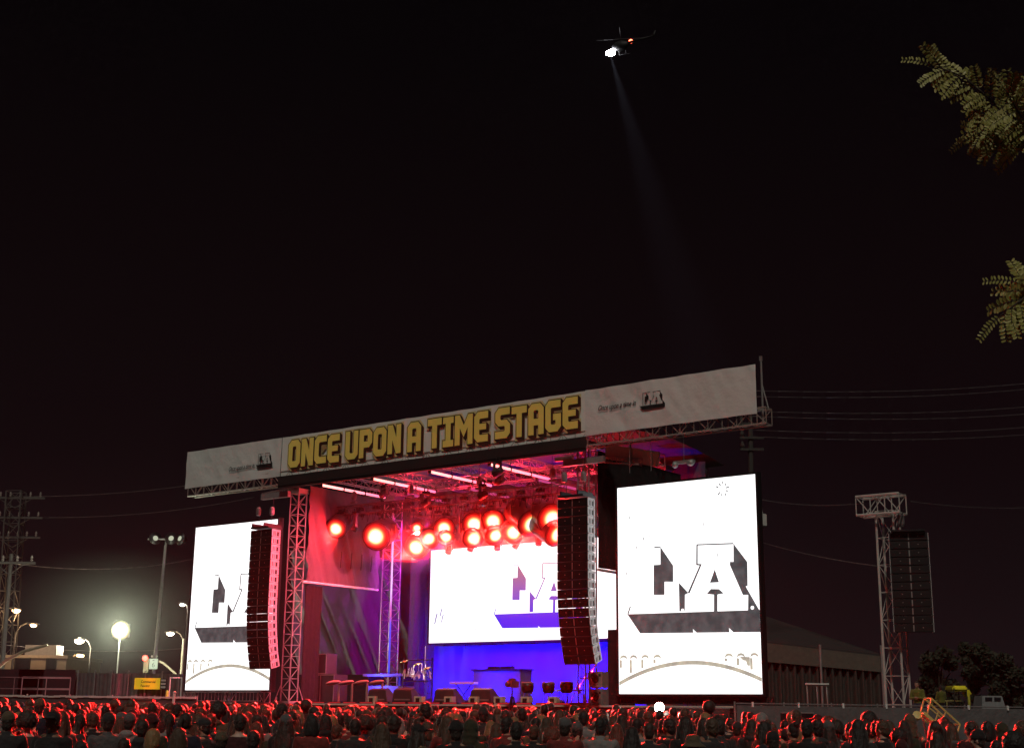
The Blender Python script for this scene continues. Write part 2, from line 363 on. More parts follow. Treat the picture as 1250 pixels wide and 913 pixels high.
def ink(name, c1, c2, z0=None, z1=None):
    M = bpy.data.materials.new(name); M.use_nodes = True; q = M.node_tree; b = q.nodes['Principled BSDF']; b.inputs['Base Color'].default_value = (.02, .02, .02, 1)
    tc = q.nodes.new('ShaderNodeTexCoord'); n = q.nodes.new('ShaderNodeTexNoise'); n.inputs['Scale'].default_value = 2.4; n.inputs['Detail'].default_value = 8
    q.links.new(tc.outputs['Object'], n.inputs['Vector']); mx = q.nodes.new('ShaderNodeMix'); mx.data_type = 'RGBA'
    mx.inputs[6].default_value = c1+(1,); mx.inputs[7].default_value = c2+(1,)
    if z0 is None:
        r = q.nodes.new('ShaderNodeMapRange'); r.inputs[1].default_value = .38; r.inputs[2].default_value = .66
        q.links.new(n.outputs['Fac'], r.inputs[0]); q.links.new(r.outputs[0], mx.inputs[0])
    else:
        s = q.nodes.new('ShaderNodeSeparateXYZ'); q.links.new(tc.outputs['Object'], s.inputs[0]); r = q.nodes.new('ShaderNodeMapRange')
        r.inputs[1].default_value = z0; r.inputs[2].default_value = z1; q.links.new(s.outputs['Z'], r.inputs[0]); q.links.new(r.outputs[0], mx.inputs[0])
    q.links.new(mx.outputs[2], b.inputs['Emission Color']); b.inputs['Emission Strength'].default_value = 1; return M
GREY = ink('screen_grey', (.050, .052, .056), (.105, .10, .105)); BLUP = ink('screen_stage_tint', (.03, .02, .80), (.26, .17, .27), 1.0, 3.2)  # BLUP: violet-blue stage light painted into the centre screen's dark artwork
TAN = ink('screen_tan', (.40, .36, .30), (.62, .56, .42))
def screen(label, u, v, z, w, h, art):
    t = sthing('video_screen', label, 'video screen', u, v, z, 'video screens beside and behind the stage')
    b = MB(); b.box(w/2, .14, h/2, w, .16, h); b.build('panel', SCRN, t)
    b = MB(); f = .09
    b.box(w/2, .2, -f/2-.002, w+2*f, .34, f); b.box(w/2, .2, h+f/2+.002, w+2*f, .34, f); b.box(-f/2-.002, .2, h/2, f, .34, h); b.box(w+f/2+.002, .2, h/2, f, .34, h)
    b.box(w/2, .30, h/2, w+.04, .1, h+.04); b.build('frame', BLACKM, t)
    art(t, w, h); return t
def side_art(t, w, h):
    b = MB(); emblem(b, .42, 3.08, 1.0, .054, clip=w-.01); b.build('block_letter_shading', GREY, t)
    b = MB()
    for cx in (2.93, 5.90):
        b.lathe([(.07, 0), (.07, .006)], 12, (cx, .043, 3.14), Matrix.Rotation(R(90), 3, 'X'))
    for a in (3.36, 4.9): b.prism([(a, 2.42), (a+.2, 2.24), (a+.02, 2.24)], .048, .044)
    b.build('white_dots', SCRN, t)
    b = MB()
    for k in range(10):
        a = 2*math.pi*k/10+.2; r1 = .15+.03*(k % 3); r2 = .30-.04*(k % 2); cx, cz = 4.78, 7.72
        p, q = (cx+r1*math.cos(a), cz+r1*math.sin(a)), (cx+r2*math.cos(a), cz+r2*math.sin(a)); n = (-.022*math.sin(a), .022*math.cos(a))
        b.prism([(p[0]+n[0], p[1]+n[1]), (q[0]+n[0], q[1]+n[1]), (q[0]-n[0], q[1]-n[1]), (p[0]-n[0], p[1]-n[1])], .056, .050)
    for x, z in ((.55, 6.85), (1.2, 5.95), (1.5, 6.02), (.88, 5.62), (3.9, 6.35), (4.5, 5.1), (.4, 4.6)):
        b.prism([(x, z), (x+.03, z+.02), (x+.02, z+.16), (x-.01, z+.12)], .056, .050)
    b.build('sun_burst', GREY, t)
    b = MB(); pts = []
    for k in range(41):
        x = .02+(w-.04)*k/40; q = (x-w*.52)/(w*.52); pts.append((x, 1.20-.78*q*q))
    for i in range(40):
        (x0, z0), (x1, z1) = pts[i], pts[i+1]; b.prism([(x0, z0-.11), (x1, z1-.11), (x1, z1+.04), (x0, z0+.04)], .056, .050)
    for x, d in ((.06, .3), (.52, .5), (1.05, .32), (1.6, .14), (4.7, .1), (5.2, .26), (5.75, .42)):
        if x > w-.4: continue
        a = [(x+.16-.16*math.cos(math.pi*i/8), 1.28+.12*math.sin(math.pi*i/8)) for i in range(9)]
        for i in range(8): b.prism([a[i], a[i+1], (a[i+1][0], a[i+1][1]+.09), (a[i][0], a[i][1]+.09)], .056, .050)
        b.box(x+.03, .053, 1.30-d/2, .10, .006, d)
    b.prism([(5.3, 1.36), (5.72, 1.34), (5.72, 1.02), (5.62, 1.02), (5.56, 1.2), (5.44, 1.22)], .057, .051)
    b.build('bridge_arch', TAN, t)
def centre_art(t, w, h):
    b = MB(); emblem(b, 4.15, 1.32, .92, .054); b.build('block_letter_shading', BLUP, t)
    b = MB()
    for cx in (6.82, 9.55): b.lathe([(.07, 0), (.07, .006)], 12, (cx, .043, 1.37), Matrix.Rotation(R(90), 3, 'X'))
    b.prism([(6.85, .68), (7.05, .52), (6.9, .52)], .048, .044)
    b.build('white_dots', SCRN, t)
    b = MB()
    for x, z, s in ((.3, .9, 1), (.65, 1.25, .8), (.75, .95, .8)):
        b.prism([(x, z), (x+.12*s, z+.1), (x+.26*s, z+.62*s), (x+.14*s, z+.55*s)], .056, .05)
    for x, z in ((2.6, 3.3), (1.3, .6), (3.0, .55), (8.7, 2.9)): b.prism([(x, z), (x+.05, z), (x+.04, z+.12), (x, z+.1)], .056, .05)
    b.build('loose_strokes', ink('screen_lilac', (.30, .27, .50), (.42, .40, .55)), t)
screen('tall bright video screen at the left end of the stage, half behind the array', .33, .5, 2.6, 6.06, 8.2, side_art)
screen('tall bright video screen at the right end of the stage', 26.08, .5, 2.43, 6.2, 8.17, side_art)
screen('wide bright video screen at the back of the stage above the blue backdrop', 10.0, 8, 5.06, 12.0, 4.72, centre_art)
# feet and wing platform below the left screen
t = sthing('screen_stand', 'small scaffold stand with rails below the left video screen', 'scaffold', .3, .7, 0)
b = MB()
for u in (0, 3, 5.4): b = MB(); b.truss((u, .2, 0), (u, .2, 2.5), .4, .03, .014, .5, up=(0, 1, 0)); b.build('leg', ALU, t)
b = MB()
for z in (2.08, 2.5): b.tube((.1, -.2, z), (5.6, -.2, z), .02)
for k in range(23): b.tube((.1+.25*k, -.2, 2.08), (.1+.25*k, -.2, 2.5), .009, 4)
b.build('guard_rail', STEEL, t)
t = sthing('screen_stand', 'dark scaffold stand under the right video screen', 'scaffold', 26.2, .8, 1.99)
b = MB()
for u in (0, 3, 6): b = MB(); b.truss((u, .2, 0), (u, .2, .34), .4, .03, .014, .5, up=(0, 1, 0)); b.build('leg', BLACKM, t)
b = MB(); b.box(3, -.06, .2, 6.3, .04, .3); b.build('apron', BLACKCLOTH, t)

# ------------------------------------------------------------------ drapes
def sheet(name, label, cat, M, P00, P10, P11, P01, nx, ny, fold, thick=.04, group=None, seed=0, diag=0):
    """wrinkled cloth hung between four stage points (u, v, z), bottom left, bottom right, top right, top left"""
    base = S(*P00); t = None
    p = [Vector(q) for q in (P00, P10, P11, P01)]; nrm = (p[1]-p[0]).cross(p[3]-p[0]).normalized()
    b = MB(); vs = []
    for j in range(ny+1):
        for i in range(nx+1):
            s_, k = i/nx, j/ny
            q = (p[0]*(1-s_)+p[1]*s_)*(1-k)+(p[3]*(1-s_)+p[2]*s_)*k
            w = noise.noise(Vector((s_*nx*.35+k*diag, k*1.1, seed)))*fold + noise.noise(Vector((s_*nx*.9+k*diag*2, k*2.3, seed+9)))*fold*.35
            vs.append(q+nrm*w-p[0])
    b.add(vs, [(j*(nx+1)+i, j*(nx+1)+i+1, (j+1)*(nx+1)+i+1, (j+1)*(nx+1)+i) for j in range(ny) for i in range(nx)])
    n = len(b.v); fs = list(b.f); b.v += [tuple(Vector(q)-nrm*thick) for q in b.v[:]]; b.f += [[i+n for i in f][::-1] for f in fs]; b.m += [0]*len(fs)
    o = b.build(name, M, None, True, base, -TH); tag(o, label, cat, group); return o
MAUVE = mat('grey_tarpaulin', (.095, .080, .092), .75, var=.15, scale=1.5, bump=.2, bscale=2.5)
o = sheet('side_drape', 'grey creased tarpaulin wall hung beside the left lattice tower', 'tarpaulin', MAUVE, (7.95, 1.15, 7.78), (7.95, 6.35, 7.78), (7.95, 6.35, 12.4), (7.95, 1.15, 12.4), 50, 26, .19, diag=5)
b = MB(); b.tube((-.05, -.2, -.07), (-.05, 5.2, -.07), .06, 10); b.build('bottom_pipe', mat('white_pipe', (.8, .78, .78), .35), o)
b = MB()
for k in range(4): b.tube((.12, 2.2+.75*k, .8), (.12, 2.25+.75*k, 1.6), .02, 5)
b.build('lacing', RUB, o)
sheet('side_drape', 'black cloth wall behind the right speaker array', 'cloth', BLACKCLOTH, (24.75, 1.2, 7.5), (24.75, 8.2, 7.5), (24.75, 8.2, 12.4), (24.75, 1.2, 12.4), 40, 16, .06, seed=4)
t = sthing('hanging_bar', 'white bar along the bottom of the black cloth right of the stage', 'bar', 24.72, 1.2, 7.42)
b = MB(); b.tube((0, 0, 0), (0, 6.9, 0), .06, 10); b.build('pipe', MATS['white_pipe'], t)
sheet('rear_drape', 'purple lit sloping tent wall at the back left of the stage', 'tent wall', mat('tent_lining', (.15, .12, .15), .8, var=.2, scale=1, bump=.2, bscale=2), (-.9, 9.6, 3.6), (8.3, 10.6, 3.6), (8.3, 10.6, 9.5), (-.9, 8.6, 10.5), 60, 24, .28, seed=11, diag=7)
sheet('rear_drape', 'dark maroon drape between the rear column and the centre screen', 'drape', mat('maroon_drape', (.075, .05, .06), .9, var=.3, bump=.4, bscale=3), (7.6, 9.2, 2), (25.5, 9.2, 2), (25.5, 9.2, 13.1), (7.6, 9.2, 13.1), 120, 12, .09, seed=2)
sheet('backdrop', 'blue lit backdrop cloth below the centre screen', 'backdrop', mat('pale_backdrop', (.07, .07, .10), .8, var=.25, scale=1), (10.0, 8.5, 2), (22.6, 8.5, 2), (22.6, 8.5, 4.93), (10.0, 8.5, 4.93), 70, 8, .06, seed=21)
sheet('masking_cloth', 'black masking cloth between the stage and the right video screen', 'cloth', BLACKCLOTH, (24.9, 1.6, 2), (26.1, 1.6, 2), (26.1, 1.6, 5.0), (24.9, 1.6, 5.0), 14, 10, .05, seed=31)
sheet('masking_cloth', 'black cloth hanging in the opening left of the rear column', 'cloth', BLACKCLOTH, (7.7, 1.4, 2.0), (7.6, 2.6, 2.0), (7.6, 2.6, 7.6), (7.7, 1.4, 7.6), 16, 14, .06, seed=37)

# ------------------------------------------------------------------ line arrays
def array_box(w, h, d):
    c = MB(); y0, y1 = -d/2, d/2
    c.add([(-w/2, y0, -h/2), (w/2, y0, -h/2), (w/2*.86, y1, -h/2+.03), (-w/2*.86, y1, -h/2+.03), (-w/2, y0, h/2), (w/2, y0, h/2), (w/2*.86, y1, h/2-.03), (-w/2*.86, y1, h/2-.03)],
          [(0, 1, 5, 4), (1, 2, 6, 5), (2, 3, 7, 6), (3, 0, 4, 7), (4, 5, 6, 7), (3, 2, 1, 0)])
    box = c.build('speaker_box', CAB, None, bevel=.008)
    gm = MB(); gm.box(-w*.25, y0-.012, 0, w*.47, .02, h*.86); gm.box(w*.25, y0-.012, 0, w*.47, .02, h*.86); gm.build('grille', GRILLE, box)
    hn = MB(); hn.box(0, y0-.006, 0, w*.035, .02, h*.8); hn.ell((-w*.24, y0-.024, .02), (.022, .008, .022), 8, 5); hn.ell((w*.24, y0-.024, .02), (.022, .008, .022), 8, 5); hn.build('badge', STEEL, box)
    for sgn in (1, -1):
        p = MB(); x = sgn*(w/2*.965+.012)
        M = Matrix.Rotation(sgn*R(6.5), 3, 'Z')
        p.box(x, 0, h*.44, .02, d*.94, h*.10, M); p.box(x, 0, -h*.44, .02, d*.94, h*.10, M); p.box(x+.02*sgn, y0+.05, 0, .02, .09, h*.9, M); p.box(x-.02*sgn, y1-.06, 0, .02, .09, h*.9, M)
        p.box(x, 0, 0, .018, .07, h*.8, M); p.box(x, -.1, 0, .018, .05, h*.8, M)
        p.box(x-.004*sgn, 0, h*.3, .012, d*.9, h*.2, M)
        p.build('rigging_plate', PLATE, box)
    return box
PROTO = array_box(1.42, .345, .60)
def line_array(label, u, v, ztop, n, curve, rz=0, drop=.356, first=None):
    t = sthing('line_array', label, 'speaker array', u, v, ztop, 'hanging speaker arrays', rz)
    b = MB(); b.box(0, 0, .09, 1.2, .9, .08); b.box(-.4, 0, .2, .06, 1.1, .16); b.box(.4, 0, .2, .06, 1.1, .16)
    b.tube((-.4, -.1, .25), (-.7, .1, 1.25), .012, 5); b.tube((.4, -.1, .25), (.3, .1, 1.6), .012, 5); b.build('flying_frame', BLACKM, t)
    for hx_, hz_ in ((-.6, .75), (.33, .7)): b = MB(); b.lathe([(.09, 0), (.12, .08), (.12, .3), (.08, .4)], 10, (hx_, 0, hz_)); b.build('chain_hoist', mat('hoist_grey', (.16, .14, .14), .5), t)
    p = Vector((0, 0, 0))
    for k in range(n):
        th = curve*max(0, (k-n*.45)/(n*.55))**1.2
        d = Vector((0, math.sin(th), -math.cos(th)))
        o = PROTO if first and k == 0 else copy_tree(PROTO, t)
        o.parent = t; o.location = p+d*drop/2; o.rotation_euler = (th, 0, 0); p = p+d*drop
    return t
line_array('tall black speaker array hanging in front of the left video screen', 7.62, -1.35, 9.95, 18, R(16), first=True)
line_array('tall black speaker array hanging between the stage and the right video screen', 25.35, -1.35, 9.95, 18, R(20))

# ------------------------------------------------------------------ roof truss pipes with painted glow
PINK = bpy.data.materials.new('pipe_glow_pink'); PINK.use_nodes = True
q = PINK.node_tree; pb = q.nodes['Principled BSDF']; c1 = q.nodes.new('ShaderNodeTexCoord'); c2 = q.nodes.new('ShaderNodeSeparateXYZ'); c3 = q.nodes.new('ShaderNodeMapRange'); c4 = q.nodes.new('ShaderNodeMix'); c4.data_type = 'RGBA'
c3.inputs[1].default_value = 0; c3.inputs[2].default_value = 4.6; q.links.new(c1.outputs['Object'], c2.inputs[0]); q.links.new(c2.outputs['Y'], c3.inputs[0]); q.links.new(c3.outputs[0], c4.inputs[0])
c4.inputs[6].default_value = (2.6, .95, .80, 1); c4.inputs[7].default_value = (1.7, .22, .55, 1); q.links.new(c4.outputs[2], pb.inputs['Emission Color']); pb.inputs['Emission Strength'].default_value = 1.0  # pink light on the truss pipes painted as a fading glow
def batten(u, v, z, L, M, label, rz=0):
    t = sthing('glow_painted_pipe', label, 'light batten', u, v, z, 'roof truss pipes with painted glow', rz)
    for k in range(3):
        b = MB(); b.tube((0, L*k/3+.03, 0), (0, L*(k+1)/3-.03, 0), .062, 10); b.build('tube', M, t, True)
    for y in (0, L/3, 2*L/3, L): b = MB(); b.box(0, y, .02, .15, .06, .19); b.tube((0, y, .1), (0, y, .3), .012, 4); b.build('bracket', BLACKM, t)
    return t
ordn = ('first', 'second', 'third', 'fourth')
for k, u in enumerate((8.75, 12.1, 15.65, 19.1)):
    batten(u, 1.05, 12.36, 4.7, PINK, f'truss pipe with painted bright pink glow under the roof front, {ordn[k]} from the left tower')
DIMP = emitter('pipe_glow_dim_pink', (.62, .07, .28), .75)  # dimmer painted glow for the pipes farther back
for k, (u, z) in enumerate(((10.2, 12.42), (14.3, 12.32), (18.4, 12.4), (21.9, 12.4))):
    batten(u, 5.7, z, 3.3, DIMP, f'truss pipe with painted dim pink glow deeper under the roof, {ordn[k]} from the left tower')

# ------------------------------------------------------------------ lamps
RED = (1, .010, .008)
HOT = radial('hot_red_bloom', 1.0, [(0, (24, 9, 4)), (.32, (16, 4.5, 1.6)), (.50, (4, .5, .15)), (.66, (1.0, .02, .012)), (.82, (.30, .003, .003)), (1, (.02, 0, 0))], 'Z'); HOT2 = emitter('hot_red_lens_soft', (1.0, .10, .05), 9)  # oversized lens with red bloom painted round its hot core
DARKLENS = mat('dark_lens', (.03, .02, .03), .15)
def head_light(lit, tilt, pan, drop=.55, r=.2):
    """a moving head hung from its clamp at the origin; the lens looks along -y, tilted down"""
    root = link('stage_lamp', None)
    b = MB(); b.box(0, 0, -.12, .3, .22, .12); b.tube((-.1, 0, .1), (-.1, 0, -.08), .03); b.tube((.1, 0, .1), (.1, 0, -.08), .03); b.build('clamp_base', BLACKM, root)
    b = MB(); 
    for s in (-1, 1): b.box(s*(r+.05), 0, -.16-drop/2, .045, .12, drop)
    b.box(0, 0, -.2, 2*r+.14, .14, .05); yk = b.build('yoke', mat('lamp_yoke', (.12, .10, .10), .4, .4), root); yk.rotation_euler.z = pan
    M = Matrix.Rotation(R(90)+tilt, 3, 'X')
    b = MB(); c = (0, 0, -.16-drop)
    b.lathe([(r*.55, -r*1.6), (r*.95, -r*1.2), (r, -r*.2), (r*1.06, r*1.05), (r*1.06, r*1.12)], 16, c, M); h = b.build('lamp_head', mat('lamp_housing', (.035, .03, .032), .35), yk, True)
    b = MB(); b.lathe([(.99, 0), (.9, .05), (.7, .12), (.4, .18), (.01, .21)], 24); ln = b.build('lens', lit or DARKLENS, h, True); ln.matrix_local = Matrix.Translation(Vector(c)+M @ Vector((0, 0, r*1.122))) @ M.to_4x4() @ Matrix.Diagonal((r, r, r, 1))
    fwd = M @ Vector((0, 0, 1))
    return root, yk, Vector(c)+fwd*(r*1.5), fwd
lamp_n = {}
def lamp(u, v, z, label, lit=HOT, tilt=R(8), pan=0, energy=0, drop=.55, r=.2, target=None, col=RED, spot=R(70), group='lamps hung under the stage roof'):
    """z is the height of the lens"""
    if target is not None:
        d_ = L2(Vector(target)-S(u, v, z)); pan = math.atan2(d_.x, -d_.y); tilt = math.atan2(-d_.z, math.hypot(d_.x, d_.y))
    root, yk, lp, fwd = head_light(lit, tilt, pan, drop, r)
    root.name = 'stage_lamp'; root.location = S(u, v, z+.16+drop); root.rotation_euler.z = -TH
    tag(root, label, 'stage lamp', group)
    if energy: hang('beam', 'SPOT', yk, lp, aim(fwd), energy, col, .12, spot, 1.0 if lit else .6)
    if lit: hang('glow', 'POINT', yk, lp+fwd*.12, (0, 0, 0), 300*(r/.45)**2, RED, .1)
    return root
E0 = 215000
CT = (-2, 22, 1.2)
rows = [(8.26, 3, 10.68, .26, 'lit red stage lamp farthest left, nearest the left lattice tower'),
 (11.02, 3, 10.05, .34, 'large lit red stage lamp in front of the rear lattice column'),
 (11.84, 5, 9.76, .30, 'lit red stage lamp lowest of the cluster left of centre'),
 (12.57, 5, 10.0, .24, 'small lit red stage lamp just above the left top corner of the centre screen'),
 (11.65, 5, 10.62, .16, 'square lit stage lamp highest of the cluster left of centre'),
 (14.66, 3.5, 10.22, .25, 'upper of two stacked lit red stage lamps left of the middle'),
 (14.70, 3.5, 9.86, .20, 'lower of two stacked lit red stage lamps left of the middle'),
 (16.38, 3.5, 10.30, .27, 'upper left lamp of the bright group of four above the centre screen'),
 (16.22, 3.5, 9.76, .25, 'lower left lamp of the bright group of four above the centre screen'),
 (17.39, 3.5, 10.36, .27, 'upper right lamp of the bright group of four above the centre screen'),
 (17.38, 3.5, 9.80, .24, 'lower right lamp of the bright group of four above the centre screen'),
 (18.10, 4, 9.86, .27, 'low lit red lamp right of the bright group of four'),
 (19.22, 3.5, 10.30, .32, 'large high lit red lamp second from the right array'),
 (20.49, 3.5, 10.28, .33, 'upper of two large lit red lamps touching the right speaker array'),
 (20.56, 3.5, 9.70, .30, 'lower of two large lit red lamps touching the right speaker array')]
for i, (u, v, z, r, lb_) in enumerate(rows):
    tgt = (-15+i*2.0, 32+(i % 3), 0) if i % 2 else (-13+i*1.9, 46, 0)
    up = 0.75 if i in (6, 8, 10, 14) else .5
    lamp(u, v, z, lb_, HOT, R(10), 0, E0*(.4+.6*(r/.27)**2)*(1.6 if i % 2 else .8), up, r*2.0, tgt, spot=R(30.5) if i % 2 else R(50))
# wash lamps, unlit lens, hanging with the head pointed down over the top edge of the centre screen
for k, (u, v, z, lb_) in enumerate(((12.86, 6, 9.42, 'over the left top corner of the centre screen'), (14.25, 6, 9.46, 'second from the left over the centre screen'), (15.86, 6, 9.42, 'third from the left over the centre screen'),
     (16.98, 6, 9.42, 'fourth from the left over the centre screen'), (18.3, 6, 9.50, 'fifth from the left over the centre screen'), (20.1, 6, 9.6, 'over the right half of the centre screen'),
     (9.31, 3, 10.45, 'between the two leftmost lit lamps'), (7.95, 2.9, 10.3, 'nearest the grey tarpaulin wall'), (10.1, 4.2, 9.9, 'just right of the leftmost lit lamp'), (13.6, 4.2, 10.3, 'left of the stacked lit lamps'), (15.3, 4, 10.4, 'right of the stacked lit lamps'), (19.9, 4.4, 9.9, 'between the two large lamps near the right array'))):
    lamp(u, v, z, 'unlit dark lamp pointing down '+lb_, None, R(60), R(random.uniform(-40, 40)), 0, .7, .15)
lamp(19.97, 8, 10.53, 'lone lit red lamp right of the right speaker array', HOT, R(5), R(-30), 0, .3, .32, None)
# trusses that carry them
for u0_, u1_, v, z, lb_ in ((7.6, 21.6, 3.25, 11.35, 'front lighting truss carrying the lit red lamps'), (10.2, 22.5, 6, 10.75, 'rear lighting truss above the centre screen')):
    t = sthing('lighting_truss', lb_, 'lighting truss', u0_, v, z, 'lighting trusses under the roof')
    b = MB(); b.truss((0, 0, 0), (u1_-u0_, 0, 0), .45, .028, .014, .5); b.build('lattice', mat('black_truss', (.07, .06, .06), .4, .4), t)
    b = MB()
    for k in range(int((u1_-u0_)/1.1)): b.box(.6+1.1*k, .05, .05, .35, .22, .16); b.box(.9+1.1*k, -.1, -.3, .12, .12, .16)
    for k in range(int((u1_-u0_)/.37)):
        x = .2+.37*k; b.path([(x, -.2, -.2), (x+.08, -.24, -.55-.3*((k*7) % 5)/5), (x+.2, -.2, -.25)], .012, 4)
    b.build('cabling', RUB, t)
    for k in (1.3, (u1_-u0_)*.36, (u1_-u0_)*.66, u1_-u0_-.6):
        b = MB(); b.lathe([(.1, 0), (.14, .1), (.14, .34), (.06, .42)], 10, (k, 0, .55)); b.tube((k, 0, .2), (k, 0, 1.6), .014, 5); b.box(k, 0, .42, .34, .16, .1); b.build('chain_hoist', MATS['hoist_grey'], t)
# coloured washes from floor lamps and from added roof lamps with dark lenses
lamp(14.5, 2.2, 11.2, 'added dark-lens wash lamp high on the roof facing the grey tarpaulin wall', None, R(25), R(-60), 120, .4, .17, S(8, 3.6, 9.6), (1, .10, .30), R(95))
lamp(18.0, 2.0, 11.2, 'added dark-lens wash lamp high on the roof facing the left tower', None, R(25), R(60), 1200, .4, .17, S(7.5, .8, 6.5), (1, .10, .16), R(60))
lamp(12.5, 6.3, 11.3, 'added dark-lens wash lamp high on the roof above the rear column', None, R(25), R(-60), 5500, .4, .17, S(3, 9.6, 6), (.75, .03, .75), R(75))
lamp(16.0, 4.6, 11.4, 'added dark-lens wash lamp in the middle of the roof facing the stage floor', None, R(70), 0, 700, .4, .17, S(16, 3.6, 2), (1, .02, .05), R(95))
lamp(20.8, -.6, 11.6, 'added dark-lens wash lamp on the header above the right of the stage', None, R(30), R(-40), 26000, .4, .17, S(7.2, -.2, 6.6), (1, .10, .17), R(48))

for k, u in enumerate((11.5, 18.5)):
    lamp(u, 2.6, 11.9, 'added dark-lens wash lamp on the front truss turned up at the roof, '+('left', 'right')[k]+' one', None, 0, 0, 2600, .3, .17, S(u+.5, 4.5, 13.2), (1, .015, .04), R(150))  # added uplights that redden the roof trusses
BLUEL = emitter('blue_lens', (.05, .12, 1), 9)
for k, (u, en) in enumerate(((10.9, 650), (13.5, 800), (16.2, 900), (18.9, 1000), (21.2, 1000))):
    t = sthing('floor_lamp', 'small blue floor lamp at the foot of the backdrop, '+('farthest left', 'second from the left', 'in the middle', 'second from the right', 'farthest right')[k], 'stage lamp', u, 6.9, 1.98, 'blue lamps along the foot of the backdrop')
    b = MB(); b.box(0, 0, .03, .3, .2, .05); b.box(0, .03, .16, .5, .12, .18, Matrix.Rotation(R(30), 3, 'X')); b.build('housing', BLACKM, t)
    b = MB(); b.box(0, .1, .21, .44, .02, .1, Matrix.Rotation(R(30), 3, 'X')); b.build('lens', BLUEL, t)
    hang('beam', 'SPOT', t, (0, .12, .3), aim((0, 1, .62)), en*6, (.001, .005, 1), .15, R(140), 1)
t = sthing('floor_lamp', 'bright blue floor lamp between two wedge monitors at the stage front', 'stage lamp', 14.0, 1.4, 1.98)
b = MB(); b.box(0, 0, .1, .24, .2, .2); b.build('housing', BLACKM, t)
b = MB(); b.lathe([(.09, 0), (.06, .03), (.01, .05)], 12, (0, -.1, .3), Matrix.Rotation(R(90), 3, 'X')); b.build('lens', emitter('bright_blue_lens', (.25, .4, 1), 8), t)
hang('beam', 'POINT', t, (0, -.2, .3), (0, 0, 0), 60, (.1, .15, 1), .06)
# ------------------------------------------------------------------ stage furniture
WED = None
for k, u in enumerate((13.0, 14.5, 16.9, 18.9)):
    lbl = ('farthest left', 'second from the left', 'second from the right', 'farthest right')[k]
    if WED is None:
        t = WED = sthing('wedge_monitor', '', 'speaker', u, 1.2, 1.98, 'wedge monitors along the stage front')
        b = MB(); b.add([(-.62, -.3, 0), (.62, -.3, 0), (.62, .45, 0), (-.62, .45, 0), (-.5, -.3, .62), (.5, -.3, .62), (.5, -.05, .7), (-.5, -.05, .7), (.58, .45, .2), (-.58, .45, .2)],
            [(0, 1, 5, 4), (4, 5, 6, 7), (7, 6, 8, 9), (9, 8, 2, 3), (0, 3, 2, 1), (1, 2, 8, 6, 5), (0, 4, 7, 9, 3)])
        b.build('cabinet', mat('wedge_black', (.06, .045, .05), .5), t, bevel=.012)
        b = MB(); b.box(0, -.31, .2, .9, .015, .06); b.build('handle', STEEL, t)
    else: t = copy_tree(WED); t.location = S(u, 1.2, 1.98)
    t['label'] = 'black wedge monitor at the stage front in the blue light, '+lbl
PAR = None
for k, u in enumerate((12.82, 15.57, 17.28, 18.63, 19.98, 21.38, 22.75)):
    if PAR is None:
        t = PAR = sthing('footlight', '', 'stage lamp', u, .85, 1.98, 'pale footlights on the stage edge')
        b = MB(); b.box(0, 0, .17, .44, .28, .34); b.build('housing', mat('cream_paint', (.62, .58, .44), .6), t, bevel=.01)
        b = MB(); b.box(0, -.145, .17, .22, .02, .2); b.build('opening', RUB, t)
    else: t = copy_tree(PAR); t.location = S(u, .85, 1.98)
    t['label'] = 'cream box footlight on the stage edge, '+('farthest left, below the rear column', 'second from the left', 'third from the left', 'in the middle of the row', 'third from the right', 'second from the right, beside the tripod', 'farthest right')[k]
RB = None
for k in range(15):
    u = 9.6+k*.98
    if RB is None:
        t = RB = sthing('edge_lamp', '', 'stage lamp', u, .7, 1.98, 'low red lamp bars on the stage edge')
        b = MB(); b.box(0, 0, .05, .8, .12, .1); b.build('housing', BLACKM, t)
        b = MB(); b.box(0, -.066, .055, .74, .012, .05); b.build('lens', emitter('red_bar', (.7, .02, .03), .55), t)
    else: t = copy_tree(RB); t.location = S(u, .7+.05*(k % 2), 1.98)
    t['label'] = 'low dim red lamp bar lying along the stage front edge'
MUSH = None
for k, u in enumerate((9.3, 10.15, 11.1, 12.05)):
    if MUSH is None:
        t = MUSH = sthing('music_stand', '', 'stand', u, 2, 1.98, 'stands with slanted tops at the left of the stage')
        b = MB(); b.tube((.28, 0, .04), (.28, 0, .95), .05, 8); b.build('post', mat('red_lit_metal', (.5, .2, .2), .5), t)  # red stage light put into the stand's base colours
        b = MB(); b.lathe([(.26, 0), (.22, .05), (.05, .06)], 12, (.28, 0, 0)); b.build('foot', BLACKM, t)
        b = MB(); b.ell((-.08, -.02, .98), (.46, .22, .10), 14, 8, Matrix.Rotation(R(-8), 3, 'Y')); b.build('top', mat('pink_lit_top', (.65, .3, .3), .6, bump=.4, bscale=20), t, True)
    else: t = copy_tree(MUSH); t.location = S(u, 2, 1.98)
    t['label'] = 'pink lit stand with a rounded overhanging top, '+('nearest the left tower', 'second from the left tower', 'second from the rear column', 'nearest the rear column')[k]
for k, (u, v, z, w, d, h, nm, lb_) in enumerate(((6.5, 4, 3.42, 1.25, .8, 1.0, 'flight_case', 'upright purple lit flight case on top of a larger case'), (6.9, 4, 1.98, 1.8, 1.0, 1.42, 'flight_case', 'large flight case at the left under the upright case'))):
    t = sthing(nm, lb_, 'flight case', u, v, z)
    b = MB(); b.box(0, 0, h/2, w, d, h); b.build('body', mat('flightcase_grey', (.05, .042, .05), .5), t, bevel=.02)
    b = MB()
    for x in (-w/2, 0, w/2): b.box(x, -d/2-.006, h/2, .05, .012, h*.98)
    for zz in (.03, h-.03): b.box(0, -d/2-.012, zz, w, .012, .05)
    b.build('edge_trim', ALU, t)
t = sthing('riser', 'blue lit platform block at the foot of the rear lattice column', 'platform', 9.4, 5.9, 1.98)
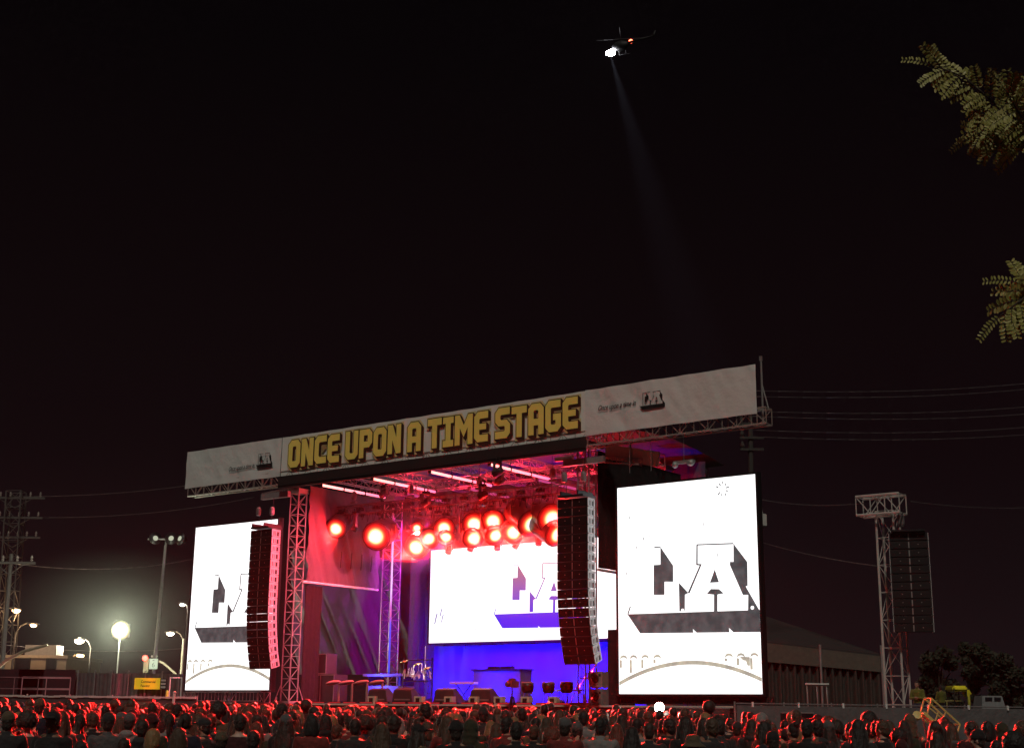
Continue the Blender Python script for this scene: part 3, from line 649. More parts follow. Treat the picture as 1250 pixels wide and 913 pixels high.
b = MB(); b.box(0, 0, .45, 2.1, 1.2, .9); b.build('block', mat('riser_grey', (.25, .24, .28), .6), t, bevel=.02)
b = MB(); b.box(0, 0, 1.42, 2.6, 1.3, .12); b.build('top', mat('riser_grey', (.25, .24, .28), .6), t)
b = MB()
for x in (-1, 1): b = MB(); b.box(x, 0, 1.13, .12, 1.0, .46); b.build('leg', BLACKM, t)
hang('glow', 'SPOT', t, (-.2, -1.6, 1.0), aim((.1, 1, .25)), 700, (.03, .05, 1), .2, R(120), 1)
t = sthing('floor_lamp', 'added low blue floor lamp hidden in front of the blue table', 'stage lamp', 16.2, 4.3, 1.98)
b = MB(); b.box(0, 0, .06, .5, .2, .12); b.build('housing', BLACKM, t)
b = MB(); b.box(0, .06, .125, .4, .08, .012); b.build('lens', BLUEL, t)
hang('beam', 'SPOT', t, (0, .1, .25), aim((0, 1, .45)), 2200, (.002, .008, 1), .15, R(110), 1)  # added blue light for the table front, hidden behind the wedges
t = sthing('dj_table', 'wide blue lit table block in front of the blue backdrop', 'table', 16.1, 6.2, 1.98)
b = MB(); b.box(0, 0, .8, 2.8, .9, 1.6); b.build('front_cloth', mat('table_cloth', (.09, .09, .12), .8), t, bevel=.02)
b = MB(); b.box(0, 0, 1.63, 2.95, 1.0, .06); b.build('top', BLACKM, t)
b = MB()
for x in (-.4, .4): b.box(x, -.1, 1.72, .5, .4, .12)
b.build('mixer', BLACKM, t)
t = sthing('keyboard', 'slim white keyboard on a cross stand left of the blue table', 'keyboard', 14.9, 4.8, 1.98)
b = MB(); b.box(0, 0, 1.0, 1.45, .35, .1); b.build('keys_body', mat('keyboard_white', (.7, .7, .75), .4), t, bevel=.01)
b = MB(); b.tube((-.45, 0, 0), (.45, 0, .95), .025); b.tube((.45, 0, 0), (-.45, 0, .95), .025); b.build('cross_stand', BLACKM, t)
DR = None
for k, (u, v) in enumerate(((20.45, 2.2), (21.5, 2.25), (22.5, 2.15))):
    if DR is None:
        t = DR = sthing('conga_drum', '', 'drum', u, v, 1.98, 'drums on stands at the right of the stage')
        b = MB(); b.lathe([(.26, .55), (.34, .68), (.36, .85), (.34, .98)], 18); b.build('shell', mat('drum_red', (.05, .012, .012), .3, bump=0), t, True)
        b = MB(); b.lathe([(.355, .98), (.355, 1.03), (.33, 1.05)], 18); b.build('head', mat('drum_skin', (.3, .2, .18), .6), t)
        b = MB()
        for a in range(3): c_, s_ = math.cos(2.1*a), math.sin(2.1*a); b.tube((.2*c_, .2*s_, .56), (.36*c_, .36*s_, 0), .022)
        b.build('stand', ALU, t)
    else: t = copy_tree(DR); t.location = S(u, v, 1.98)
    t.scale = (.78, .78, .92)
    t['label'] = 'dark red drum on a three legged stand, '+('left of the camera tripod', 'just right of the camera tripod', 'nearest the right tower')[k]
for k, (u, v, w, z) in enumerate(((21.0, 3.4, .7, 2.62), (22.0, 3.4, .7, 2.62), (23.0, 3.0, .55, 3.12))):
    t = sthing('small_table', 'narrow white topped side table '+('left behind the drums', 'in the middle behind the drums', 'tallest, nearest the right tower')[k], 'table', u, v, 1.98)
    b = MB(); b.box(0, 0, z-1.98, w, .4, .06); b.build('top', WARMWHITE, t)
    for x in (-w*.4, w*.4): b = MB(); b.tube((x, 0, 0), (x, 0, z-2.0), .02); b.build('leg', BLACKM, t)
# percussion rack, bright little bars
t = sthing('chime_rack', 'glinting rack of chrome bars and cymbals behind the wedge monitors', 'percussion rack', 11.9, 5.0, 1.98)
b = MB()
for x in (-.9, .9): b.tube((x, 0, 0), (x, 0, 2.2), .03); b.tube((x, -.3, 0), (x, .3, 0), .03)
b.tube((-.95, 0, 2.1), (.95, 0, 2.1), .025); b.tube((-.95, 0, 1.1), (.95, 0, 1.1), .025); b.build('frame', BLACKM, t)
CHR = mat('chrome', (.88, .88, .84), .3, .25, var=.05)
for k in range(26):
    b = MB(); x = -.85+1.7*k/25; h0 = 1.15+random.random()*.35; ln = .15+random.random()*.45; dx = random.uniform(-.15, .15)
    b.tube((x, random.uniform(-.15, .1), h0), (x+dx, 0, h0+ln), random.uniform(.012, .028), 6); b.build('bar', CHR, t)
for x, z, r in ((-.75, 2.05, .22), (.1, 1.9, .2), (.7, 1.7, .2)):
    b = MB(); b.lathe([(r, 0), (r*.3, .03), (.02, .06)], 16, (x, -.15, z), Matrix.Rotation(R(25), 3, 'X')); b.build('cymbal', mat('brass', (.7, .55, .25), .25, .9), t, True)
b = MB(); b.tube((.45, 0, 1), (.45, 0, 2.75), .02); b.build('tall_pole', ALU, t)
lamp(13.2, 3.4, 11.2, 'added dark-lens spot lamp on the front truss facing the percussion rack', None, R(60), 0, 9000, .4, .14, S(11.9, 5, 3.4), (1, .97, .9), R(12))  # added spot that makes the rack sparkle
# side fill speakers right of the right tower
for k, z in enumerate((1.98, 2.66)):
    t = sthing('side_speaker', 'grey speaker box beside the right tower, '+('lower', 'upper')[k]+' of two stacked', 'speaker', 24.75, 1.15, z)
    b = MB(); b.box(0, 0, .33, .62, .5, .64); b.build('cabinet', mat('speaker_grey', (.26, .26, .25), .6), t, bevel=.015)
    b = MB(); b.lathe([(.17, 0), (.13, .02), (.02, .01)], 14, (0, -.255, .36), Matrix.Rotation(R(90), 3, 'X')); b.box(.2, -.255, .5, .1, .01, .1); b.build('cone', RUB, t)
    b = MB(); b.box(0, -.258, .08, .3, .012, .06); b.build('handle', WARMWHITE, t)
# camera on tripod, at the stage front
def tripod(u, v, z, h, label, camera=True, M=BLACKM, spread=.4):
    t = sthing('camera_tripod' if camera else 'tripod_stand', label, 'tripod', u, v, z)
    for a in range(3):
        b = MB(); c_, s_ = math.cos(2.094*a+.4), math.sin(2.094*a+.4); b.tube((.05*c_, .05*s_, h*.8), (spread*c_, spread*s_, 0), .03); b.build('leg', M, t)
    b = MB(); b.tube((0, 0, h*.6), (0, 0, h), .03); b.build('column', M, t)
    if camera:
        b = MB(); b.box(0, 0, h+.16, .3, .5, .26); b.box(0, .0, h+.34, .16, .3, .09); b.tube((0, -.25, h+.16), (0, -.42, h+.16), .09, 12); b.build('camera_body', mat('camera_reddish', (.25, .06, .07), .4), t)
    return t
tripod(21.1, .2, .9, 1.75, 'camera on a tripod in front of the drums at the stage edge')
tripod(7.7, -.2, .9, 1.35, 'pink lit tripod stand at the foot of the left lattice tower', False, ALU, .55)

# ------------------------------------------------------------------ delay tower on the right
P = AT(1097, 862, 50); P.z = 0
t = thing('delay_tower', 'pale lattice tower with a short crossbeam at its top, right of the stage', 'lattice tower', P, -TH)
top = AT(1092, 618, 50).z
DT = mat('pale_tower_pipe', (.62, .60, .56), .45, .3)
b = MB(); b.truss((0, 0, .1), (0, 0, top-.2), .66, .045, .016, .95, up=(0, 1, 0)); b.build('mast', DT, t)
b = MB(); b.truss((-.95, -.3, top), (.72, -.3, top), .7, .05, .022, .55); b.build('crossbeam', DT, t)
b = MB(); b.lathe([(.1, 0), (.14, .1), (.14, .4), (.06, .5)], 10, (.62, -.35, top-.85)); b.tube((.62, -.35, top-1.2), (.62, -.35, top-.3), .02); b.build('chain_hoist', MATS['hoist_grey'], t)
b = MB()
for a in (-1, 1):
    for c in (-1, 1): b.box(a*.8, c*.8, .06, .9 if c else .3, .25, .12)
b.build('base_frame', STEEL, t)
ap = AT(1108.5, 651, 49)
t2 = thing('line_array', 'wide black speaker array hanging on the pale tower right of the stage', 'speaker array', ap, -TH+R(20), 'hanging speaker arrays')
b = MB(); b.box(0, 0, .06, 1.2, .9, .06); b.tube((-.35, 0, .1), (-.1, 0, .9), .014); b.build('flying_frame', BLACKM, t2)
for k in range(12):
    o = copy_tree(PROTO, t2); o.location = (0, 0, -.15-.297*k); o.scale = (.95, .8, .81)

# ------------------------------------------------------------------ left background
def lampglow(t, p, en, col, r=.15): hang('glow', 'POINT', t, p, (0, 0, 0), en*.6, col, r)
SOD = emitter('sodium_lamp', (1, .62, .28), 14); SODW = emitter('warm_lamp', (1, .85, .6), 16); COOL = radial('cool_flood_bloom', .58, [(0, (40, 40, 32)), (.45, (16, 16, 10)), (.64, (2.2, 2.4, 1.2)), (.82, (.55, .62, .28)), (1, (.12, .14, .05))])  # COOL: floodlight glare painted round the bright core of its lens
def street_lamp(px, py, Y, arm, label, M=SOD, en=500, col=(1, .6, .28), size=.28, lx=None):
    h = AT(px, py, Y); t = thing('street_lamp', label, 'street lamp', (h.x+arm, h.y, 0), 0, 'street lamps behind the fence')
    b = MB(); b.tube((0, 0, 0), (0, 0, h.z-.55), .12, 8, .07); b.build('pole', mat('lamp_pole_dark', (.06, .055, .05), .6), t)
    b = MB(); b.path([(0, 0, h.z-.6), (-arm*.25, 0, h.z-.1), (-arm*.6, 0, h.z+.1), (-arm, 0, h.z+.1)], .05, 6); b.build('arm', mat('lamp_pole_dark', (.06, .055, .05), .6), t)
    b = MB(); b.ell((-arm, 0, h.z+.05), (.42, .2, .11), 14, 8); b.build('lamp_housing', mat('lamp_pole_dark', (.06, .055, .05), .6), t, True)
    b = MB(); b.ell((-arm, 0, h.z-.05), (size, .22, max(.14, size*.62)), 12, 8); b.build('lamp_bulb', M, t, True)
    if en: lampglow(t, (-arm, -.3, h.z-.2), en, col)
    return t
street_lamp(41, 762, 95, -1.2, 'street lamp with a short curved arm above the tan building', SOD, 450, size=.22)
street_lamp(20, 744, 108, -1.6, 'high orange street lamp near the left edge of the photo', SOD, 500, size=.34)
street_lamp(97, 781, 100, .9, 'very bright white street lamp left of the brightest floodlight', SODW, 2600, (1, .85, .6), .36)
street_lamp(98, 799, 118, -.8, 'orange street lamp just below the bright white lamp', SOD, 1100, (1, .55, .2), .34)
street_lamp(208, 772, 92, .95, 'street lamp on a pole beside the left video screen', SODW, 420, (1, .8, .5), .26)
street_lamp(223, 737, 120, .5, 'small distant lamp just left of the left video screen', SODW, 300, (1, .9, .75), .25)
# small pale lamp box
p = AT(84, 810, 98); t = thing('lamp_box', 'pale glowing box lamp above the fence', 'lamp', (p.x, p.y, 0))
b = MB(); b.tube((0, 0, 0), (0, 0, p.z-.3), .06); b.build('post', STEEL, t)
b = MB(); b.lathe([(.2, -.3), (.3, .2), (.3, .3)], 8, (0, 0, p.z)); b.build('lamp_shade', emitter('pale_lamp', (.9, .92, 1), 2.5), t)
# brightest floodlight
p = AT(147, 769, 82); t = thing('light_tower', 'floodlight tower, the brightest lamp left of the stage', 'floodlight', (p.x, p.y, 0))
b = MB(); b.tube((0, 0, .6), (0, 0, p.z-.3), .05, 8, .035); b.build('mast', MATS['lamp_pole_dark'], t)
b = MB(); b.box(0, 0, .5, 1.6, 1.1, .9); b.build('generator', mat('generator_grey', (.3, .3, .28), .6), t, bevel=.04)
b = MB(); b.box(0, .2, p.z, 1.0, .2, .8); b.build('lamp_housing', STEEL, t, bevel=.02)
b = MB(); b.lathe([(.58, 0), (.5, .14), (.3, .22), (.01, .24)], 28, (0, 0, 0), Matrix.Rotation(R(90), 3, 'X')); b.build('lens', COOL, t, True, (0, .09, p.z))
lampglow(t, (0, -.35, p.z), 15000, (.92, 1, .74), .3)
# tall sports-light pole
p = AT(203, 658, 88); t = thing('floodlight_mast', 'tall mast with three unlit looking floodlights left of the left screen', 'floodlight', (AT(188, 800, 88).x, p.y, 0))
dx = p.x-t.location.x
b = MB(); b.tube((0, 0, 0), (dx*.93, 0, p.z-.4), .14, 8, .09); b.build('mast', STEEL, t)
b = MB(); b.tube((dx-1.2, 0, p.z), (dx+1.1, 0, p.z), .06); b.tube((dx, 0, p.z-.5), (dx, 0, p.z), .08); b.build('crossarm', STEEL, t)
for x, rz in ((-.75, 30), (.35, 0), (1.0, -35)):
    b = MB(); M = Matrix.Rotation(R(rz), 3, 'Z'); b.lathe([(.22, -.3), (.42, .1), (.42, .16)], 14, (dx+x, 0, p.z+.02), M @ Matrix.Rotation(R(80), 3, 'X')); h = b.build('lamp_head', BLACKM, t, True)
    b = MB(); b.lathe([(.17, .162), (.1, .18), (.01, .185)], 14, (dx+x, 0, p.z+.02), M @ Matrix.Rotation(R(80), 3, 'X')); b.build('lens', emitter('lens_glint', (.85, .9, .65), .55), h)  # glint on the unlit lamp painted as weak emission
# utility pole and lattice pylon at the left edge
def utility(px_top, py_top, px_bot, Y, arms, label, lattice=False):
    p = AT(px_top, py_top, Y); q_ = AT(px_bot, 850, Y)
    t = thing('utility_pole' if not lattice else 'power_pylon', label, 'power pole', (q_.x, Y, 0))
    dx = p.x-q_.x
    b = MB()
    if lattice: b.truss((0, 0, 0), (dx, 0, p.z), 1.2, .06, .03, 1.3, up=(0, 1, 0))
    else: b.tube((0, 0, 0), (dx, 0, p.z), .2, 8, .13)
    b.build('pole', mat('pole_grey', (.075, .07, .066), .7), t)
    for ay, aw, ins in arms:
        z = AT(px_top, ay, Y).z; b = MB(); x = dx*z/p.z
        b.box(x, -.15, z, aw, .14, .16); b.tube((x-aw*.3, -.1, z), (x, -.1, z-.8), .04); b.tube((x+aw*.3, -.1, z), (x, -.1, z-.8), .04)
        b.build('crossarm', MATS['pole_grey'], t)
        b = MB()
        for k in range(ins): b.lathe([(.05, 0), (.1, .1), (.05, .16), (.1, .24), (.03, .4)], 8, (x-aw*.42+aw*.84*k/(ins-1), -.15, z+.1))
        b.build('insulators', mat('insulator', (.25, .22, .2), .4), t)
    return t
utility(14, 676, 0, 90, ((687, 3.4, 4),), 'slim utility pole with one crossarm at the left edge of the photo')
utility(20, 600, 5, 108, ((608, 4.8, 6), (632, 4.6, 6), (656, 4.4, 6)), 'dark lattice pylon with three crossarms behind the slim utility pole', True)
# curved mast arms
p = AT(58, 787, 80); q_ = AT(-12, 815, 80)
t = thing('mast_arm', 'pale curved mast arm crossing in front of the tan building', 'pole', (q_.x, 80, 0))
b = MB(); b.tube((0, 0, 0), (0, 0, q_.z), .14, 8); b.build('pole', mat('tan_pole', (.24, .20, .14), .6), t)
b = MB(); b.path([(0, 0, q_.z-.4), (.9, 0, q_.z+.45), (1.8, 0, q_.z+.95), (2.7, 0, q_.z+1.2), (p.x-q_.x, 0, p.z)], .11, 8, .07); b.build('arm', MATS['tan_pole'], t)
# traffic signal
p = AT(221, 828, 84); a_ = AT(190, 806, 84); hp = AT(221, 779, 84)
t = thing('traffic_signal', 'traffic signal showing red beside a lit white street sign', 'traffic signal', (p.x, 84, 0))
b = MB(); b.tube((0, 0, 0), (0, 0, hp.z), .11, 8, .08); b.build('pole', MATS['tan_pole'], t)
b = MB(); b.path([(0, 0, AT(221, 828, 84).z), (a_.x-p.x+.5, 0, a_.z-.15), (a_.x-p.x-.1, 0, a_.z+.05)], .07, 6); b.build('arm', MATS['tan_pole'], t)
s_ = AT(188, 810, 84); sx_ = s_.x-p.x
b = MB(); b.box(sx_, -.12, s_.z, .5, .1, .62); b.build('sign_box', emitter('sign_lit', (.72, .9, .62), .62), t)
b = MB(); me = text_mesh('6', .42); add_mesh(b, me, lambda c: (sx_-.10+c.x, -.176+c.z, s_.z-.2+c.y), 0); b.box(sx_, -.174, s_.z+.2, .12, .006, .05); b.build('sign_number', mat('sign_dark', (.04, .06, .05), .5), t)
h_ = AT(178, 806, 84); hx = h_.x-p.x
b = MB(); b.box(hx+.05, .0, s_.z-.1, .3, .2, .85); hh = b.build('signal_head', mat('signal_body', (.1, .09, .05), .6), t)
b = MB(); b.lathe([(.17, 0), (.12, .04), (.01, .06)], 14, (hx-.03, -.1, h_.z+.15), Matrix.Rotation(R(90), 3, 'X')); b.build('red_lamp', emitter('signal_red', (1, .06, .04), 10), hh, True)
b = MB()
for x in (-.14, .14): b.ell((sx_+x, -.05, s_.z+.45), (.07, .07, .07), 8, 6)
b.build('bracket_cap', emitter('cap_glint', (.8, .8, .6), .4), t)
lampglow(t, (hx-.03, -.4, h_.z+.15), 45, (1, .05, .03), .08)
# building with tan walls
bz = AT(50, 803, 96).z; p0 = AT(-60, 830, 96).x; p1 = AT(79, 830, 96).x
t = thing('tan_building', 'low tan flat roofed building behind the left fence', 'building', (p0, 96, 0))
BW = mat('tan_stucco', (.24, .19, .13), .85, var=.15, scale=2, bump=.2)
b = MB(); b.box((p1-p0)/2, 4, bz/2, p1-p0, 8, bz); b.build('wall', BW, t)
b = MB(); b.box((p1-p0)/2, 4, bz+.1, p1-p0+.2, 8.2, .2); b.build('parapet', mat('parapet_tan', (.3, .24, .17), .85), t)
for px, w in ((27, 1.4), (62, .9)):
    x = AT(px, 815, 96).x-p0; z = AT(px, 812, 96).z; b = MB(); b.box(x, -.03, z, w*.8, .06, 1.1); wf = b.build('window', BLACKM, t)
    b = MB(); b.box(x, -.07, z, w*.8-.2, .02, .95); b.build('pane', mat('dark_glass', (.02, .02, .025), .1), wf)
b = MB(); x = AT(42, 797, 96).x-p0; b.box(x, 2, bz+.55, 2.2, 1.6, .8); b.build('roof_unit', mat('roof_unit', (.2, .19, .18), .7), t)
hang('wall_light', 'SPOT', t, (3.0, -2.5, bz+1.0), aim((.1, 1, -.6)), 90, (1, .62, .3), .2, R(150), 1)
# left fence: dark corrugated panels with container gates
fy = 76; xa = AT(-30, 850, fy).x; xb = AT(238, 850, fy).x; ft = AT(100, 821, fy).z
t = thing('site_fence', 'dark corrugated site fence behind the crowd on the left', 'fence', (xa, fy, 0))
b = MB(); n = 110; pts = []
for k in range(n+1):
    x = (xb-xa)*k/n; pts.append((x, .05*(1 if (k % 4) < 2 else -1)))
for k in range(n):
    (x0, y0), (x1, y1) = pts[k], pts[k+1]; b.add([(x0, y0, 0), (x1, y1, 0), (x1, y1, ft), (x0, y0, ft)], [(0, 1, 2, 3)])
    b.add([(x0, y0+.03, 0), (x1, y1+.03, 0), (x1, y1+.03, ft), (x0, y0+.03, ft)], [(3, 2, 1, 0)])
b.build('corrugated_panels', mat('dark_sheet_metal', (.13, .12, .12), .55, .2, .4, 3), t)
b = MB()
for k in range(14): x = (xb-xa)*k/13; b.tube((x, -.1, 0), (x, -.1, ft+.15), .045)
b.build('posts', STEEL, t)
for k, px in enumerate((18, 57)):
    p = AT(px, 832, fy-.4); t = thing('gate_panel', 'dark gate panel with '+('faint slats at the left edge of the fence', 'rows of pale bars in the left fence')[k], 'gate', (p.x, fy-.4, 0))
    w = 1.55; b = MB(); b.box(0, 0, ft/2+.1, w*2, .08, ft+.1); b.build('leaf', BLACKM, t)
    b = MB()
    for z in (.35, .55, .75, .92): b.box(0, -.06, ft*z, w*1.7, .03, .1 if k else .05)
    for x in (-w*.85, 0, w*.85): b.box(x, -.062, ft*.62, .05, .03, ft*.6)
    b.build('bars', STEEL if k else mat('dull_bar', (.1, .1, .1), .6), t)
p = AT(180, 834, fy-.5); t = thing('yellow_sign', 'yellow rectangular sign hanging on the dark fence left of the screen', 'sign', p)
b = MB(); b.box(0, 0, 0, 1.42, .05, .60); b.build('board', mat('yellow_sign', (.85, .62, .03), .5, var=.04, emit=(.85, .6, .02), estr=.28), t)
b = MB(); add_mesh(b, text_mesh('Commercial', .19, 0, .004), lambda c: (-.36+c.x*.85, -.03+c.z, .04+c.y), 0); add_mesh(b, text_mesh('Fencing', .19, 0, .004), lambda c: (-.36+c.x*.85, -.03+c.z, -.18+c.y), 0); b.build('lettering', mat('sign_ink', (.12, .10, .02), .6), t)
b = MB(); b.box(.87, 0, 0, .36, .05, .56); b.build('code_panel', mat('panel_dark', (.03, .04, .04), .6), t)
b = MB()
for z in (-.18, 0, .18): b.box(.87, -.03, z, .26, .01, .10)
b.build('panel_blocks', mat('panel_pale', (.5, .55, .5), .6), t)
# portal frame and barrier tarpaulin
p = AT(215, 828, 70); t = thing('door_frame', 'pale metal portal frame standing beside the left screen', 'frame', (p.x, 70, 0)); z = AT(215, 827, 70).z
b = MB()
for x in (-.29, .29): b.tube((x, 0, 0), (x, 0, z), .035)
b.tube((-.31, 0, z), (.31, 0, z), .035); b.build('frame', WARMWHITE, t)
p = AT(204, 846, 69); t = thing('marker_post', 'short yellow marker post at the foot of the portal frame', 'post', (p.x, 69, 0))
b = MB(); b.lathe([(.07, 0), (.07, p.z+.1), (.03, p.z+.16)], 8); b.build('tube', mat('hivis_yellow', (.7, .75, .1), .6), t)
y2 = 62; x0 = AT(-20, 850, y2).x; x1 = AT(240, 850, y2).x; z2 = AT(110, 850, y2).z
t = thing('crowd_barrier', 'long barrier with dark cloth and pale top rail on the left', 'barrier', (x0, y2, 0))
b = wrinkle_cloth(0, x1-x0, 0, z2-.05, 70, 8, .05, 40); cloth_fill(b).build('cloth', mat('dark_mesh_cloth', (.06, .055, .055), .9, var=.3, bump=.3, bscale=4), t, True)
b = MB()
for k in range(36):
    xx = (x1-x0)*k/36; xw = (x1-x0)/36; b.box(xx+xw/2, -.1, z2+.03*noise.noise(Vector((k*.5, 1, 2))), xw*.98, .1, .07+.08*abs(noise.noise(Vector((k*.7, 3, 1)))))
b.build('top_rail', mat('pale_tarp', (.55, .50, .45), .7), t)
b = MB()
for k in range(6): b.tube(((x1-x0)*k/5, .1, 0), ((x1-x0)*k/5, .1, z2+.1), .04)
b.build('posts', STEEL, t)
p = AT(178, 858, 52); t = thing('brown_crate', 'small brown crate in front of the left barrier', 'crate', (p.x, 52, 0)); zc = AT(178, 853, 52).z
b = MB(); b.box(0, 0, zc/2, .62, .5, zc); b.build('body', mat('crate_brown', (.25, .13, .10), .7), t, bevel=.02)
b = MB()
for x in (-.28, .28): b.box(x, -.26, zc/2, .05, .02, zc)
b.box(0, -.262, zc-.05, .6, .02, .07); b.build('battens', WOOD, t)
p = AT(210, 860, 50); t = thing('white_post', 'leaning pale post right of the brown crate', 'post', (p.x, 50, 0)); zp = AT(212, 846, 50).z
b = MB(); b.tube((-.06, 0, 0), (.06, 0, zp), .045, 8, .05); b.build('shaft', WARMWHITE, t)
b = MB(); b.ell((.065, 0, zp+.03), (.07, .07, .05), 10, 6); b.build('cap', WARMWHITE, t, True)

# ------------------------------------------------------------------ right background
FENC = mat('grey_fence_cloth', (.13, .125, .125), .9, var=.35, scale=2.2, bump=.4, bscale=5)
pA = AT(898, 858, 44.5); pB = AT(1275, 864, 50); d = pB-pA; L = math.hypot(d.x, d.y); rz = math.atan2(d.y, d.x); zt = pA.z
t = thing('covered_fence', 'long fence covered in grey cloth with a thin top rail on the right', 'fence', (pA.x, pA.y, 0), rz)
b = wrinkle_cloth(0, L+4, .05, zt-.06, 90, 12, .04, 77); cloth_fill(b).build('cloth', FENC, t, True)
b = MB(); b.tube((0, -.05, zt), (L+4, -.05, zt), .022); b.build('top_rail', ALU, t)
b = MB()
for k in range(10): b.tube(((L+4)*k/9, .06, 0), ((L+4)*k/9, .06, zt+.06), .03)
b.build('posts', STEEL, t)
b = MB()
for k in range(9): b.box(.6+(L+3)*k/9, -.08, zt-.03, .05, .05, .16)
b.build('clips', mat('white_clip', (.8, .8, .78), .5), t)
t = thing('dark_board', 'dark board fixed low on the grey fence near its left end', 'board', (pA.x+1.3, pA.y-.2+.1, 0), rz)
b = MB(); b.box(.7, -.1, 1.0, 1.25, .05, 1.5); b.build('panel', BLACKM, t)
b = MB(); b.box(.7, -.13, 1.77, 1.3, .03, .05); b.build('edge', STEEL, t)
# wing fence under the right screen
pA2 = AT(800, 864, 47.5); 
t = thing('black_barrier', 'black cloth barrier with a pale top rail below the right screen', 'barrier', (pA2.x, pA2.y, 0), -R(14)); Lb = (AT(897, 864, 46).x-pA2.x)*1.02
zb = pA2.z+.02
cloth_fill(wrinkle_cloth(0, Lb, .05, zb-.04, 40, 10, .09, 55)).build('cloth', mat('black_barrier_cloth', (.035, .033, .033), .6, bump=.3, bscale=3), t, True)
b = MB(); b.tube((0, 0, zb), (Lb, 0, zb), .035); b.build('top_rail', ALU, t)
# lit lamp at the barrier
p = AT(805, 863, 37); t = thing('work_lamp', 'small blazing white work lamp above the crowd below the right screen', 'lamp', (p.x, p.y, 0))
b = MB(); b.tube((0, 0, 0), (0, 0, p.z), .03); 
for a in range(3): b.tube((0, 0, .7), (.4*math.cos(a*2.1), .4*math.sin(a*2.1), 0), .02)
b.build('stand', BLACKM, t)
b = MB(); b.lathe([(.13, 0), (.10, .12), (.04, .16)], 14, (0, .05, p.z), Matrix.Rotation(R(-90), 3, 'X')); b.build('lamp_housing', BLACKM, t)
b = MB(); b.ell((0, -.0, p.z), (.13, .06, .13), 14, 8); b.build('lamp_bulb', emitter('work_lamp_white', (1, .96, .85), 40), t, True)
lampglow(t, (0, -.3, p.z), 250, (1, .95, .8), .1)
# backstage tent
Y = 62; pa = AT(928, 850, Y); pb_ = AT(1078, 850, Y)
t = thing('backstage_tent', 'dark tent with draped side curtains behind the grey fence', 'tent', (pa.x, Y, 0)); w = pb_.x-pa.x
zE = AT(1000, 800, Y).z; zE0 = AT(935, 786, Y).z; zR = AT(935, 735, Y+6).z
b = MB(); b.add([(-.5, 0, zE0+.1), (w, 0, zE), (w, 7, zE+.9), (-.5, 7, zR)]+[(-.5, 0, zE0+.2), (w, 0, zE+.1), (w, 7, zE+1.0), (-.5, 7, zR+.1)], [(3, 2, 1, 0), (4, 5, 6, 7), (0, 1, 5, 4), (1, 2, 6, 5), (2, 3, 7, 6), (3, 0, 4, 7)])
b.build('roof', mat('tent_roof_dark', (.035, .03, .03), .8, bump=.3, bscale=2), t)
b = MB(); b.add([(-.1, -.08, zE0-.75), (w, -.08, zE-.7), (w, -.08, zE), (-.1, -.08, zE0+.1)]+[(-.1, -.02, zE0-.75), (w, -.02, zE-.7), (w, -.02, zE), (-.1, -.02, zE0+.1)], [(0, 1, 2, 3), (7, 6, 5, 4), (0, 4, 5, 1), (2, 6, 7, 3), (1, 5, 6, 2), (3, 7, 4, 0)])
b.build('valance', mat('tent_valance', (.10, .09, .072), .8, var=.3), t)
b = MB(); nn = 120; vs = []
for j in range(2):
    for i in range(nn+1): vs.append((w*i/nn, .12+.13*math.sin(i*.85)+.1*noise.noise(Vector((i*.3, 0, 1))), (0, zE0-.7)[j]))
b.add(vs, [(i, i+1, nn+2+i, nn+1+i) for i in range(nn)]); cloth_fill(b, .05).build('curtain', mat('tent_curtain', (.055, .048, .041), .9, var=.3), t, True)
b = MB()
for x in (0, w*.5, w): b.tube((x, -.12, 0), (x, -.12, zE0), .06)
b.build('poles', STEEL, t)
t = thing('equipment_rack', 'small metal rack standing before the tent curtain', 'rack', (AT(998, 850, 56).x, 56, 0)); zr = AT(998, 836, 56).z
b = MB()
for x in (-.4, 0, .4): b.tube((x, 0, 0), (x, 0, zr), .03)
for z in (1.6, 1.95, zr): b.tube((-.45, 0, z), (.45, 0, z), .03)
b.build('frame', STEEL, t)
b = MB(); b.box(0, 0, zr+.05, .9, .3, .06); b.build('shelf', WARMWHITE, t)
# stay cable poles and power lines
p = AT(917, 535, 56); t = thing('utility_pole', 'dark utility pole rising behind the right end of the banner', 'power pole', (AT(918, 850, 56).x, 56, 0))
b = MB(); b.tube((0, 0, 0), (p.x-t.location.x, 0, p.z+1), .14, 8, .1); b.build('pole', mat('dark_pole', (.05, .045, .04), .8), t)
b = MB()
for z in (p.z, p.z+.6, p.z-.5): b.box(p.x-t.location.x, -.1, z, 1.0, .1, .1); b.lathe([(.05, 0), (.1, .1), (.03, .3)], 8, (p.x-t.location.x-.4, -.1, z+.05))
b.build('crossarms', MATS['dark_pole'], t)
p = AT(931, 635, 52); t = thing('transformer_box', 'small pale box hanging beside the right edge of the right screen', 'box', p)
b = MB(); b.box(0, 0, 0, .28, .25, .5); b.build('body', mat('box_pale', (.45, .45, .42), .5), t, bevel=.03)
b = MB(); b.tube((0, 0, .25), (0, .3, 1.2), .02); b.build('hanger', STEEL, t)
WIRE = mat('wire_grey', (.10, .085, .085), .6)
def wire(label, px, Y0, Y1, sag=.4, r=.03):
    a = AT(*px[0], Y0); b_ = AT(*px[1], Y1); w = MB(); pts = []
    for k in range(17): s_ = k/16; pp = a.lerp(b_, s_); pp.z -= sag*4*s_*(1-s_); pts.append(pp-a)
    w.path(pts, r, 5); tag(w.build('power_line', WIRE, None, True, a), label, 'power line', 'power lines in the night sky')
for k, (y0, y1) in enumerate(((477, 463), (484, 470), (502, 492), (508, 501), (525, 517), (533, 526))):
    wire('thin power line right of the banner, '+('topmost of six', 'second from the top', 'third from the top', 'fourth from the top', 'fifth from the top', 'lowest of six')[k], ((918, y0), (1300, y1)), 56.0, 75, .3, .022)
